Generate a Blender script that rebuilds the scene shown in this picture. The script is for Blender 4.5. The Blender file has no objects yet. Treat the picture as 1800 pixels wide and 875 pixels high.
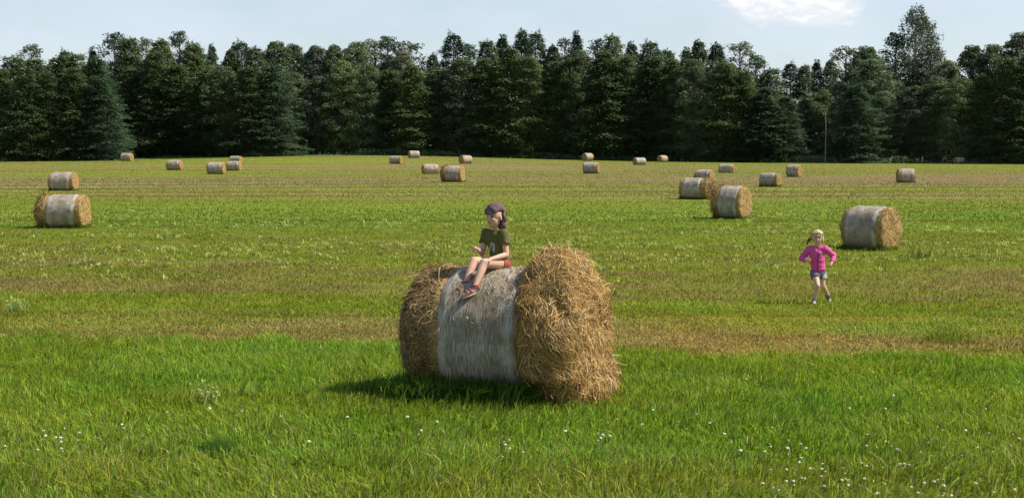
import bpy, bmesh, math, random
import numpy as np
from mathutils import Vector, Matrix

random.seed(7)
RNG = np.random.default_rng(11)
PI = math.pi
scene = bpy.context.scene
COL = scene.collection

# ------------------------------------------------------------------ camera
F = 2300.0; CX = 900.0; CY = 437.5; HZ = 254.0
PITCH = math.atan((CY - HZ) / F)
HC = 2.43
cam_d = bpy.data.cameras.new('camera'); cam = bpy.data.objects.new('camera', cam_d); COL.objects.link(cam)
cam_d.sensor_width = 36.0; cam_d.lens = F / 1800.0 * 36.0
cam_d.clip_start = 0.1; cam_d.clip_end = 8000
cam.location = (0, 0, HC); cam.rotation_euler = (PI / 2 - PITCH, 0, 0)
scene.camera = cam
FW = np.array([0, math.cos(PITCH), -math.sin(PITCH)]); UP = np.array([0, math.sin(PITCH), math.cos(PITCH)])

def ray(px, py):
    return FW + np.array([1, 0, 0]) * ((px - CX) / F) + UP * ((CY - py) / F)

def P(px, py, y):
    """point seen at pixel (px,py) of the 1800x875 photo standing at world depth y"""
    d = ray(px, py); t = y / d[1]
    return Vector((d[0] * t, y, HC + d[2] * t))

# ------------------------------------------------------------------ terrain
GY = [-200, 0, 8, 12.6, 18, 24, 36, 60, 100, 230, 300, 600, 6000]
GH = [2.3, 2.3, 2.36, 2.42, 2.60, 2.76, 2.90, 3.03, 3.10, 3.10, 2.95, 2.95, 2.95]
_fy = np.concatenate([np.arange(-200, 120, 0.5), np.arange(120, 6001, 5.0)])
_fg = np.interp(_fy, GY, GH)
_n = (_fy < 119).sum()
_k = np.ones(9) / 9
_t = np.convolve(np.pad(_fg[:_n], 4, mode='edge'), _k, mode='valid'); _fg[:_n] = _t

def sstep(a, b, x):
    t = np.clip((x - a) / (b - a), 0, 1); return t * t * (3 - 2 * t)

def terrain(x, y):
    x = np.asarray(x, float); y = np.asarray(y, float)
    g = np.interp(y, _fy, _fg)
    xc = np.clip(x, -120, 120)
    z = HC - g - 0.0035 * xc * sstep(60, 220, y) + 0.95 * np.exp(-((x + 26) / 34) ** 2) * sstep(150, 222, y)
    return z

def at(px, py):
    d = ray(px, py); t = 3.0; last = t
    while t < 2000:
        if HC + d[2] * t < float(terrain(d[0] * t, d[1] * t)):
            lo, hi = last, t
            for _ in range(40):
                m = 0.5 * (lo + hi)
                if HC + d[2] * m < float(terrain(d[0] * m, d[1] * m)): hi = m
                else: lo = m
            return Vector((d[0] * hi, d[1] * hi, HC + d[2] * hi))
        last = t; t *= 1.01
    return None

# ------------------------------------------------------------------ numpy noise
def _hash(i, j, k, seed):
    n = (i.astype(np.int64) * 374761393 + j.astype(np.int64) * 668265263 + k.astype(np.int64) * 2147483647 + seed * 1274126177) & 0xffffffff
    n = ((n ^ (n >> 13)) * 1274126177) & 0xffffffff
    n = ((n ^ (n >> 16)) * 2246822519) & 0xffffffff
    return ((n ^ (n >> 15)) & 0xffffff) / float(0xffffff)

def vnoise(x, y, z=None, seed=0):
    x = np.asarray(x, float); y = np.asarray(y, float)
    z = np.zeros_like(x) if z is None else np.asarray(z, float)
    i, j, k = np.floor(x), np.floor(y), np.floor(z)
    fx, fy, fz = x - i, y - j, z - k
    fx = fx * fx * (3 - 2 * fx); fy = fy * fy * (3 - 2 * fy); fz = fz * fz * (3 - 2 * fz)
    r = 0
    for a in (0, 1):
        for b in (0, 1):
            for c in (0, 1):
                w = (fx if a else 1 - fx) * (fy if b else 1 - fy) * (fz if c else 1 - fz)
                r = r + w * _hash(i + a, j + b, k + c, seed)
    return r * 2 - 1

def fbm(x, y, z=None, seed=0, oct=3):
    r = 0; a = 1.0; s = 0.0
    for o in range(oct):
        r = r + a * vnoise(x * 2 ** o, y * 2 ** o, None if z is None else z * 2 ** o, seed + o * 17); s += a; a *= 0.5
    return r / s

# ------------------------------------------------------------------ mesh helpers
def np_mesh(name, verts, faces, col=None, smooth=False):
    """faces: list of (N,k) int arrays"""
    me = bpy.data.meshes.new(name)
    verts = np.asarray(verts, np.float32)
    me.vertices.add(len(verts)); me.vertices.foreach_set('co', verts.ravel())
    loops = np.concatenate([f.ravel() for f in faces]).astype(np.int32)
    counts = np.concatenate([np.full(len(f), f.shape[1], np.int32) for f in faces])
    starts = np.concatenate([[0], np.cumsum(counts)[:-1]]).astype(np.int32)
    me.loops.add(len(loops)); me.loops.foreach_set('vertex_index', loops)
    me.polygons.add(len(counts)); me.polygons.foreach_set('loop_start', starts)
    if smooth: me.polygons.foreach_set('use_smooth', np.ones(len(counts), bool))
    me.update(calc_edges=True)
    if col is not None: set_col(me, col)
    return me

def set_col(me, col):
    col = np.asarray(col, np.float32)
    if col.shape[1] == 3: col = np.concatenate([col, np.ones((len(col), 1), np.float32)], 1)
    a = me.attributes.new('Col', 'FLOAT_COLOR', 'POINT'); a.data.foreach_set('color', col.ravel())

def link(name, me, mat=None, parent=None):
    o = bpy.data.objects.new(name, me); COL.objects.link(o)
    if mat is not None and me is not None and not me.materials: me.materials.append(mat)
    if parent is not None: o.parent = parent
    return o

def empty(name, loc, rz=0):
    o = bpy.data.objects.new(name, None); COL.objects.link(o); o.location = loc; o.rotation_euler = (0, 0, rz)
    o.empty_display_size = 0.2
    return o

def tag(o, label=None, cat=None, group=None, kind=None):
    if label: o['label'] = label
    if cat: o['category'] = cat
    if group: o['group'] = group
    if kind: o['kind'] = kind
    return o

def copy_thing(root, loc, rz, scale=(1, 1, 1), label=None):
    r = root.copy(); COL.objects.link(r); r.location = loc; r.rotation_euler = (0, 0, rz); r.scale = scale
    if label: r['label'] = label
    for ch in list(root.children):
        c = ch.copy(); COL.objects.link(c); c.parent = r
        for g in list(ch.children):
            d = g.copy(); COL.objects.link(d); d.parent = c
    return r

def bm_mesh(name, bm):
    me = bpy.data.meshes.new(name); bm.to_mesh(me); bm.free(); return me

def tube(bm, pts, rads, seg=7):
    for (a, b, ra, rb) in zip(pts[:-1], pts[1:], rads[:-1], rads[1:]):
        a = Vector(a); b = Vector(b); q = (b - a).to_track_quat('Z', 'Y').to_matrix().to_4x4()
        bmesh.ops.create_cone(bm, cap_ends=True, segments=seg, radius1=ra, radius2=rb, depth=(b - a).length * 1.01, matrix=Matrix.Translation((a + b) / 2) @ q)

def bm_mesh(name, bm):
    me = bpy.data.meshes.new(name); bm.to_mesh(me); bm.free(); return me

# ------------------------------------------------------------------ materials
def nodes(name):
    m = bpy.data.materials.new(name); m.use_nodes = True
    nt = m.node_tree; nt.nodes.clear()
    out = nt.nodes.new('ShaderNodeOutputMaterial')
    return m, nt, out

def N(nt, t, **kw):
    n = nt.nodes.new(t)
    for k, v in kw.items():
        if k in n.inputs.keys(): n.inputs[k].default_value = v
        else: setattr(n, k, v)
    return n

def mixc(nt, fac, a, b, mode='MIX'):
    n = nt.nodes.new('ShaderNodeMix'); n.data_type = 'RGBA'; n.blend_type = mode
    for s, v in ((n.inputs[0], fac), (n.inputs[6], a), (n.inputs[7], b)):
        if hasattr(v, 'node'): nt.links.new(v, s)
        else: s.default_value = v
    return n.outputs[2]

def leaf_material(name, rand=0.25, transl=0.3, noise=None, bump=False, tint=None, rough=0.6, gloss=0.03):
    """diffuse + translucent + a little gloss, colour from the Col attribute"""
    m, nt, out = nodes(name)
    a = N(nt, 'ShaderNodeAttribute', attribute_name='Col')
    c = a.outputs['Color']
    if rand:
        oi = N(nt, 'ShaderNodeObjectInfo')
        r = N(nt, 'ShaderNodeMapRange'); nt.links.new(oi.outputs['Random'], r.inputs[0])
        r.inputs[3].default_value = 1 - rand; r.inputs[4].default_value = 1 + rand
        hs = N(nt, 'ShaderNodeHueSaturation'); nt.links.new(r.outputs[0], hs.inputs['Value']); nt.links.new(c, hs.inputs['Color'])
        r2 = N(nt, 'ShaderNodeMapRange'); nt.links.new(oi.outputs['Random'], r2.inputs[0])
        r2.inputs[3].default_value = 0.515; r2.inputs[4].default_value = 0.485; nt.links.new(r2.outputs[0], hs.inputs['Hue'])
        c = hs.outputs['Color']
    if tint: c = mixc(nt, 1.0, c, (*tint, 1), 'MULTIPLY')
    d = N(nt, 'ShaderNodeBsdfDiffuse'); nt.links.new(c, d.inputs['Color'])
    t = N(nt, 'ShaderNodeBsdfTranslucent'); nt.links.new(c, t.inputs['Color'])
    mx = N(nt, 'ShaderNodeMixShader'); mx.inputs[0].default_value = transl
    nt.links.new(d.outputs[0], mx.inputs[1]); nt.links.new(t.outputs[0], mx.inputs[2])
    g = N(nt, 'ShaderNodeBsdfGlossy'); g.inputs['Roughness'].default_value = rough; g.inputs['Color'].default_value = (1, 1, 1, 1)
    fr = N(nt, 'ShaderNodeMixShader'); fr.inputs[0].default_value = gloss
    nt.links.new(mx.outputs[0], fr.inputs[1]); nt.links.new(g.outputs[0], fr.inputs[2])
    nt.links.new(fr.outputs[0], out.inputs[0])
    return m

def solid_material(name, col, rough=0.8, scale=40, amount=0.25, bump=0.0, attr=False, spec=0.3):
    m, nt, out = nodes(name)
    b = N(nt, 'ShaderNodeBsdfPrincipled'); b.inputs['Roughness'].default_value = rough
    b.inputs['Specular IOR Level'].default_value = spec
    tc = N(nt, 'ShaderNodeTexCoord')
    no = N(nt, 'ShaderNodeTexNoise'); no.inputs['Scale'].default_value = scale; no.inputs['Detail'].default_value = 4
    nt.links.new(tc.outputs['Object'], no.inputs['Vector'])
    mr = N(nt, 'ShaderNodeMapRange'); nt.links.new(no.outputs[0], mr.inputs[0])
    mr.inputs[1].default_value = 0.25; mr.inputs[2].default_value = 0.75
    mr.inputs[3].default_value = 1 - amount; mr.inputs[4].default_value = 1 + amount
    if attr:
        base = N(nt, 'ShaderNodeAttribute', attribute_name='Col').outputs['Color']
    else:
        rgb = N(nt, 'ShaderNodeRGB'); rgb.outputs[0].default_value = (*col, 1); base = rgb.outputs[0]
    hs = N(nt, 'ShaderNodeHueSaturation'); nt.links.new(base, hs.inputs['Color']); nt.links.new(mr.outputs[0], hs.inputs['Value'])
    nt.links.new(hs.outputs[0], b.inputs['Base Color'])
    if bump:
        bp = N(nt, 'ShaderNodeBump'); bp.inputs['Strength'].default_value = bump; bp.inputs['Distance'].default_value = 0.02
        nt.links.new(no.outputs[0], bp.inputs['Height']); nt.links.new(bp.outputs[0], b.inputs['Normal'])
    nt.links.new(b.outputs[0], out.inputs[0])
    return m

M_GRASS = leaf_material('grass_blade', rand=0, transl=0.5, gloss=0.008)
M_FOL = leaf_material('foliage', rand=0.32, transl=0.38)
M_STRAW = leaf_material('straw', rand=0, transl=0.15, rough=0.5)
M_BARK = solid_material('bark', (0.10, 0.08, 0.06), scale=12, amount=0.4, bump=0.4)
M_PALEBARK = solid_material('pale_bark', (0.34, 0.33, 0.30), scale=6, amount=0.45, bump=0.2)
M_GREYBARK = solid_material('grey_bark', (0.17, 0.17, 0.15), scale=6, amount=0.45, bump=0.2)
M_SKIN = solid_material('skin', (0.55, 0.33, 0.24), rough=0.55, scale=25, amount=0.06, attr=True)
M_STEM = solid_material('clover_stem', (.09, .16, .03))
M_WHITE = solid_material('clover_white', (0.60, 0.60, 0.47), scale=300, amount=0.15)

def ground_material():
    m, nt, out = nodes('field_soil')
    a = N(nt, 'ShaderNodeAttribute', attribute_name='Col')
    geo = N(nt, 'ShaderNodeNewGeometry')
    mp = N(nt, 'ShaderNodeMapping'); mp.inputs['Scale'].default_value = (1, 1, 1)
    nt.links.new(geo.outputs['Position'], mp.inputs['Vector'])
    n1 = N(nt, 'ShaderNodeTexNoise'); n1.inputs['Scale'].default_value = 9; n1.inputs['Detail'].default_value = 6; n1.inputs['Roughness'].default_value = 0.7
    nt.links.new(mp.outputs[0], n1.inputs['Vector'])
    mp2 = N(nt, 'ShaderNodeMapping'); mp2.inputs['Scale'].default_value = (0.12, 1.1, 1)
    nt.links.new(geo.outputs['Position'], mp2.inputs['Vector'])
    n2 = N(nt, 'ShaderNodeTexNoise'); n2.inputs['Scale'].default_value = 1.0; n2.inputs['Detail'].default_value = 5
    nt.links.new(mp2.outputs[0], n2.inputs['Vector'])
    mr = N(nt, 'ShaderNodeMapRange'); nt.links.new(n1.outputs[0], mr.inputs[0])
    mr.inputs[1].default_value = .25; mr.inputs[2].default_value = .75; mr.inputs[3].default_value = .55; mr.inputs[4].default_value = 1.35
    mr2 = N(nt, 'ShaderNodeMapRange'); nt.links.new(n2.outputs[0], mr2.inputs[0])
    mr2.inputs[1].default_value = .3; mr2.inputs[2].default_value = .7; mr2.inputs[3].default_value = .8; mr2.inputs[4].default_value = 1.2
    mu = N(nt, 'ShaderNodeMath', operation='MULTIPLY'); nt.links.new(mr.outputs[0], mu.inputs[0]); nt.links.new(mr2.outputs[0], mu.inputs[1])
    hs = N(nt, 'ShaderNodeHueSaturation'); nt.links.new(a.outputs['Color'], hs.inputs['Color']); nt.links.new(mu.outputs[0], hs.inputs['Value'])
    b = N(nt, 'ShaderNodeBsdfPrincipled'); b.inputs['Roughness'].default_value = 0.95; b.inputs['Specular IOR Level'].default_value = 0.05
    nt.links.new(hs.outputs[0], b.inputs['Base Color'])
    bp = N(nt, 'ShaderNodeBump'); bp.inputs['Strength'].default_value = .8; bp.inputs['Distance'].default_value = .05
    nt.links.new(n1.outputs[0], bp.inputs['Height']); nt.links.new(bp.outputs[0], b.inputs['Normal'])
    nt.links.new(b.outputs[0], out.inputs[0])
    return m

def net_material():
    m, nt, out = nodes('bale_net')
    a = N(nt, 'ShaderNodeAttribute', attribute_name='Col')
    tc = N(nt, 'ShaderNodeTexCoord')
    # fine circumferential threads (straw between them)
    mp = N(nt, 'ShaderNodeMapping'); mp.inputs['Scale'].default_value = (170, 8, 8)
    nt.links.new(tc.outputs['Object'], mp.inputs['Vector'])
    n1 = N(nt, 'ShaderNodeTexNoise'); n1.inputs['Scale'].default_value = 1; n1.inputs['Detail'].default_value = 3; n1.inputs['Roughness'].default_value = .6
    nt.links.new(mp.outputs[0], n1.inputs['Vector'])
    mr = N(nt, 'ShaderNodeMapRange'); nt.links.new(n1.outputs[0], mr.inputs[0]); mr.inputs[1].default_value = .40; mr.inputs[2].default_value = .60
    # worn patches
    n2 = N(nt, 'ShaderNodeTexNoise'); n2.inputs['Scale'].default_value = 5; n2.inputs['Detail'].default_value = 4
    nt.links.new(tc.outputs['Object'], n2.inputs['Vector'])
    mr2 = N(nt, 'ShaderNodeMapRange'); nt.links.new(n2.outputs[0], mr2.inputs[0]); mr2.inputs[1].default_value = .3; mr2.inputs[2].default_value = .7
    mr2.inputs[3].default_value = -.3; mr2.inputs[4].default_value = .3
    ad = N(nt, 'ShaderNodeMath', operation='ADD'); nt.links.new(mr.outputs[0], ad.inputs[0]); nt.links.new(mr2.outputs[0], ad.inputs[1])
    se = N(nt, 'ShaderNodeSeparateColor'); nt.links.new(a.outputs['Color'], se.inputs[0])
    ad2 = N(nt, 'ShaderNodeMath', operation='ADD', use_clamp=True); nt.links.new(ad.outputs[0], ad2.inputs[0]); nt.links.new(se.outputs[0], ad2.inputs[1])
    c = mixc(nt, ad2.outputs[0], (0.19, 0.145, 0.085, 1), (0.46, 0.43, 0.39, 1))
    b = N(nt, 'ShaderNodeBsdfPrincipled'); b.inputs['Roughness'].default_value = .6; b.inputs['Specular IOR Level'].default_value = .25
    nt.links.new(c, b.inputs['Base Color'])
    bp = N(nt, 'ShaderNodeBump'); bp.inputs['Strength'].default_value = .5; bp.inputs['Distance'].default_value = .015
    nt.links.new(n1.outputs[0], bp.inputs['Height']); nt.links.new(bp.outputs[0], b.inputs['Normal'])
    nt.links.new(b.outputs[0], out.inputs[0])
    return m

M_GROUND = ground_material()
M_NET = net_material()
M_HAY_SHADE = solid_material('hay_shade', (0.19, 0.115, 0.042), rough=.95, scale=22, amount=.55, bump=1.0, spec=.05)  # darker copy of the hay; shade between the strands is in its colour
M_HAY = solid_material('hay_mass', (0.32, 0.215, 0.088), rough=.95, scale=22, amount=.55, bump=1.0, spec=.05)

# ------------------------------------------------------------------ field colours
LUSH = np.array([.210, .305, .022]); OLIVE = np.array([.250, .285, .026]); DRY = np.array([.300, .240, .075]); DARKG = np.array([.085, .225, .018])
BU = [6, 9, 10.5, 12, 16.0, 16.4, 19.5, 20.6, 22.6, 24, 28, 32, 36, 42, 46, 60, 70, 76, 85, 100, 140, 165, 200, 260]
BD = [.28, .20, .09, .04, -.05, .70, .74, .46, .42, .84, .76, .46, .50, .40, .14, .12, .26, .58, .72, .84, .80, .60, .44, .25]
def field_u(x, y):
    s = np.interp(y, [0, 18, 35, 60], [.19, .19, .10, .03])
    return y + s * np.clip(x, -60, 60) * np.interp(y, [0, 60, 120], [1, 1, .5])

def windrow(x, y):
    """mown rows about 6 m apart, broken up along their length"""
    ph = y / 7.4 + .75 * vnoise(x * .022, y * .03, seed=25) + .5 * vnoise(x * 0, y * .06, seed=27) + .006 * x
    return np.cos(2 * PI * ph) * (.12 + .88 * np.clip(.4 + 1.6 * fbm(x * .05, y * .10, seed=26), 0, 1))

def field_dry(x, y):
    u = field_u(x, y)
    w = 1 + .03 * vnoise(x * 1.6, y * .6, seed=3) + .03 * vnoise(x * .35, y * .2, seed=4) + .012 * vnoise(x * 6, y * 4, seed=6)
    u = u * w
    d = np.interp(u, BU, BD)
    far = sstep(50, 90, y)
    n = .50 * fbm(x * .16, y * .6, seed=21) * (1 - far) + far * (.60 * fbm(x * .02, y * .07, seed=22) + .40 * windrow(x, y))
    n = n + .22 * fbm(x * 1.3, y * 1.6, seed=23) * (1 - far)
    amp = np.interp(u, [8, 12, 16, 16.5, 300], [.8, .35, .35, 1, 1])
    d = np.clip(d + n * amp, -.35, 1.1)
    return d, u

def field_color(x, y, d=None):
    if d is None: d, u = field_dry(x, y)
    dd = d[:, None]
    c = np.where(dd < .5, LUSH + (OLIVE - LUSH) * np.clip(dd, 0, .5) * 2, OLIVE + (DRY - OLIVE) * np.clip(dd - .5, 0, .5) * 2)
    c = np.where(dd < 0, LUSH + (DARKG - LUSH) * np.clip(-dd * 2.2, 0, 1), c)
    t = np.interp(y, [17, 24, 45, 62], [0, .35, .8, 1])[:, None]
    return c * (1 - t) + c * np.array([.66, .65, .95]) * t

def build_ground():
    ys = np.unique(np.concatenate([np.linspace(-60, 6, 12), np.arange(6, 30, .16), np.arange(30, 60, .4), np.arange(60, 270, 1.2), np.geomspace(270, 4000, 30)]))
    rel = np.linspace(-1, 1, 381)
    V = []; nx = len(rel)
    for y in ys:
        hw = max(.85 * abs(y) + 12, 40) if y < 300 else 1.2 * y
        # inner dense span plus far outer vertices
        x = rel * hw
        x[0] = -4000; x[-1] = 4000
        V.append(np.stack([x, np.full(nx, y), terrain(x, np.full(nx, y))], 1))
    V = np.concatenate(V); ny = len(ys)
    i = np.arange(ny - 1)[:, None] * nx + np.arange(nx - 1)[None]
    f = np.stack([i, i + 1, i + nx + 1, i + nx], -1).reshape(-1, 4)
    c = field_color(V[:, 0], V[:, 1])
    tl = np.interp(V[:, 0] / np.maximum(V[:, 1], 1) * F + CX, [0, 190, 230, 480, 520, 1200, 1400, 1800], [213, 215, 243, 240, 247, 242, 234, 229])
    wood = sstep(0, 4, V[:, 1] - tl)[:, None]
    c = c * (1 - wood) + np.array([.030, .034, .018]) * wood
    c = c * (1 + .3 * (windrow(V[:, 0], V[:, 1]) * sstep(50, 90, V[:, 1]))[:, None] * (1 - wood))  # shadows of the rows and their dry crests painted into the ground colour
    near = 1 - sstep(25, 60, V[:, 1])[:, None]
    c = c * (1 - .25 * near)          # ground between the blades is coloured darker than the blades themselves
    me = np_mesh('field', V, [f], c, smooth=True)
    o = link('field', me, M_GROUND); tag(o, 'wide mown hay field with green and dry straw coloured strips', kind='structure')
build_ground()

# ------------------------------------------------------------------ grass blades
def blades(x, y, h, w, col, rng, lean=.5, bend=.5, z=None):
    n = len(x)
    z = terrain(x, y) if z is None else z
    a = rng.uniform(0, 2 * PI, n); la = 4.5 * vnoise(x * .55, y * .55, seed=91) + 2.0 * vnoise(x * 1.9, y * 1.9, seed=92) + rng.normal(0, 1.1, n)
    l = np.abs(rng.normal(0, lean, n)) * h
    ca, sa = np.cos(a), np.sin(a)
    lx, ly = np.cos(la) * l, np.sin(la) * l
    base = np.stack([x, y, z - .01], 1)
    wv = np.stack([ca, sa, np.zeros(n)], 1) * (w / 2)[:, None]
    mid = base + np.stack([lx * .35, ly * .35, h * .6], 1)
    tip = base + np.stack([lx, ly, h * (1 - bend * .35 * np.clip(l / h, 0, 1))], 1)
    V = np.stack([base - wv, base + wv, mid - wv * .8, mid + wv * .8, tip], 1).reshape(-1, 3)
    k = np.arange(n)[:, None] * 5
    q = k + np.array([0, 1, 3, 2]); t = k + np.array([2, 3, 4])
    c = np.repeat(col, 5, 0)
    return V, q, t, c

def scatter_poly(n, y0, y1, rng, power=1.0, edge=.415, margin=.6):
    """points over the wedge the camera looks into; density ~ 1/y^power per area"""
    u = rng.random(n)
    # pdf over y : (edge*y+margin)*y^-power
    g = np.linspace(y0, y1, 2000); pdf = (edge * g + margin) * g ** (-power); cdf = np.cumsum(pdf); cdf /= cdf[-1]
    y = np.interp(u, cdf, g)
    x = rng.uniform(-1, 1, n) * (edge * y + margin)
    return x, y

def join_blades(parts):
    V = []; Q = []; T = []; C = []; off = 0
    for v, q, t, c in parts:
        V.append(v); Q.append(q + off); T.append(t + off); C.append(c); off += len(v)
    return np.concatenate(V), np.concatenate(Q), np.concatenate(T), np.concatenate(C)

def jitter(col, rng, v=.25, h=.12):
    n = len(col)
    c = col * (1 + rng.normal(0, v, (n, 1))).clip(.45, 1.8)
    c[:, 0] *= (1 + rng.normal(0, h, n)).clip(.6, 1.5)
    return c.clip(.005, .9)

MB_C = Vector((-.22, 12.6, 0))        # main bale base
def build_grass():
    rng = np.random.default_rng(5)
    parts = []
    # A: near lush grass and the first dry strip
    x, y = scatter_poly(500000, 7.4, 21, rng, power=1.2, edge=.52, margin=1.6)
    d, u = field_dry(x, y)
    cl = fbm(x * 2.3, y * 2.3, seed=31)
    lush = 1 - sstep(15.9, 16.6, u)
    h = (.085 + .035 * cl + .025 * fbm(x * .7, y * .7, seed=33)) * lush + (.04 + .012 * cl) * (1 - lush)
    h = h * rng.uniform(.5, 1.6, len(x)) * (1 + .35 * np.clip(fbm(x * 1.1, y * 1.1, seed=44), -.6, 1) * lush)
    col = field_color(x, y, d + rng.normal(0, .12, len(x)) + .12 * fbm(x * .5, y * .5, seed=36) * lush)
    col[:, 0] *= 1 + .35 * fbm(x * .35, y * .5, seed=38)
    # scattered dead straw coloured blades
    dead = rng.random(len(x)) < np.where(lush > .5, .06 + .10 * (u < 10.5), .3)
    col[dead] = np.where(lush[dead][:, None] > .5, np.array([.27, .27, .085]), DRY) * rng.uniform(.7, 1.5, (dead.sum(), 1))
    wd = rng.uniform(.005, .014, len(x)) * (1 + .3 * (1 - lush))
    parts.append(blades(x, y, h, wd, jitter(col, rng, .45, .15), rng, lean=.8))
    # B: middle distance
    x, y = scatter_poly(340000, 20, 52, rng, power=1.5, edge=.53, margin=2)
    d, u = field_dry(x, y)
    cl = fbm(x * 1.2, y * 1.2, seed=35)
    h = (.06 + .03 * cl).clip(.02) * rng.uniform(.5, 1.5, len(x))
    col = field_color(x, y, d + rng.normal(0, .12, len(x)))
    parts.append(blades(x, y, h, rng.uniform(.010, .022, len(x)), jitter(col, rng), rng, lean=.7))
    # C: far
    x, y = scatter_poly(300000, 50, 262, rng, power=1.7, edge=.53, margin=4)
    d, u = field_dry(x, y)
    rows = fbm(x * .03, y * .35, seed=37)
    row2 = windrow(x, y)
    h = (.06 + .03 * rows + .09 * np.clip(row2, 0, 1)).clip(.02) * rng.uniform(.5, 1.5, len(x))
    col = field_color(x, y, d + rng.normal(0, .06, len(x))) * (1 + .38 * row2[:, None] + .15 * fbm(x * .08, y * .3, seed=40)[:, None])  # blades carry the painted row shadows along with the dry hay tone
    parts.append(blades(x, y, h, rng.uniform(.02, .055, len(x)), jitter(col, rng, .08, .05), rng, lean=.9))
    # longer grass pushed up at the foot of the big bale
    n = 15000
    t = rng.uniform(-1.15, .62, n); s = rng.normal(0, .17, n)
    ax = np.array([math.cos(BALE_YAW), math.sin(BALE_YAW)]); nr = np.array([ax[1], -ax[0]])
    x = MB_C.x + ax[0] * t + nr[0] * (.42 + s); y = MB_C.y + ax[1] * t + nr[1] * (.42 + s)
    h = rng.uniform(.12, .34, n) * np.where(t < -.75, .55, 1)
    col = np.tile(np.array([.055, .13, .022]), (n, 1)); col[rng.random(n) < .3] = LUSH  # most blades coloured darker to paint in the shade under the bale
    parts.append(blades(x, y, h, rng.uniform(.006, .014, n), jitter(col, rng), rng, lean=.6))
    # uncut tufts round the feet of the nearer bales
    for (_, bx, by, D, L, yaw) in bale_info:
        if by > 110: continue
        n = int(1500 * min(1, 40 / by)); k = rng.integers(0, 4, n)
        lx = np.where(k < 2, rng.uniform(-L / 2, L / 2, n), np.where(k == 2, L / 2, -L / 2) + rng.normal(0, .05, n))
        ly = np.where(k < 2, -.22 * D - np.abs(rng.normal(0, .14, n)), rng.uniform(-D * .4, D * .3, n))
        x = bx + lx * math.cos(yaw) - ly * math.sin(yaw); y = by + lx * math.sin(yaw) + ly * math.cos(yaw)
        col = field_color(x, y, rng.uniform(-.2, .5, n))
        parts.append(blades(x, y, rng.uniform(.06, .20, n), rng.uniform(.010, .022, n) * max(1, by / 45), jitter(col, rng), rng, lean=.6))
    V, Q, T, C = join_blades(parts)
    o = link('grass', np_mesh('grass', V, [Q, T], C), M_GRASS)
    tag(o, 'short green and straw coloured grass covering the field', 'grass', kind='stuff')
BALE_YAW = -math.radians(21)

def build_weeds():
    """yellow-green leafy weeds sprinkled in the middle strips, one ground cover"""
    rng = np.random.default_rng(8)
    n = 9000
    x, y = scatter_poly(int(n * 1.25), 19, 60, rng, power=1.0, edge=.51, margin=1)
    m = fbm(x * .16, y * .55, seed=41)
    band = np.interp(y, [19, 22, 25, 29, 33, 45, 60], [.1, .35, .2, .9, 1, 1, .5])
    n = len(x); keep = (m + .6 * rng.random(n)) * band > .33
    x, y = x[keep], y[keep]; n = len(x)
    k = 7
    X = np.repeat(x, k) + rng.normal(0, .05, n * k); Y = np.repeat(y, k) + rng.normal(0, .05, n * k)
    hh = np.repeat(rng.uniform(.06, .14, n), k) * rng.uniform(.6, 1.2, n * k)
    col = np.array([.40, .43, .11]) * np.repeat(rng.uniform(.6, 1.25, n), k)[:, None]
    V, q, t, c = blades(X, Y, hh, rng.uniform(.03, .06, n * k), jitter(col, rng, .2), rng, lean=.6)
    o = link('weed_patches', np_mesh('weed_patches', V, [q, t], c), M_GRASS)
    tag(o, 'pale yellow green weeds sprinkled through the mown strips', 'weeds', kind='stuff')
build_weeds()

def build_clover():
    rng = np.random.default_rng(9)
    n = 2100
    x, y = scatter_poly(n, 8.3, 13.6, rng, power=1.8, edge=.41, margin=.2)
    m = fbm(x * .8, y * .8, seed=51) + .25 * x / 4
    keep = (m > .0) & (rng.random(n) < np.interp(y, [8, 9.5, 10.5, 11.5, 13.6], [.55, .40, .22, .09, .03]))
    x, y = x[keep], y[keep]
    z = terrain(x, y) + rng.uniform(.06, .10, len(x))
    hb = bmesh.new(); sb = bmesh.new()
    for a, b, c in zip(x, y, z):
        r = rng.uniform(.0055, .012)
        k0 = len(hb.verts)
        bmesh.ops.create_icosphere(hb, subdivisions=2, radius=r, matrix=Matrix.Translation((a, b, c)) @ Matrix.Rotation(rng.normal(0, .5), 4, 'X') @ Matrix.Diagonal((rng.uniform(.9, 1.5), 1, rng.uniform(.55, .85), 1)))
        hb.verts.ensure_lookup_table()
        for v in hb.verts[k0:]: v.co += Vector(rng.normal(0, r * .14, 3))
        bmesh.ops.create_cone(sb, segments=4, radius1=.0018, radius2=.0014, depth=.09, matrix=Matrix.Translation((a, b, c - .05)))
    o = link('clover_flowers', bm_mesh('clover_flowers', hb), M_WHITE); tag(o, 'small white clover heads dotted over the near grass', 'clover', kind='stuff')
    st = link('stem', bm_mesh('stem', sb), M_STEM, o); st['kind'] = 'stuff'
build_clover()

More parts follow.
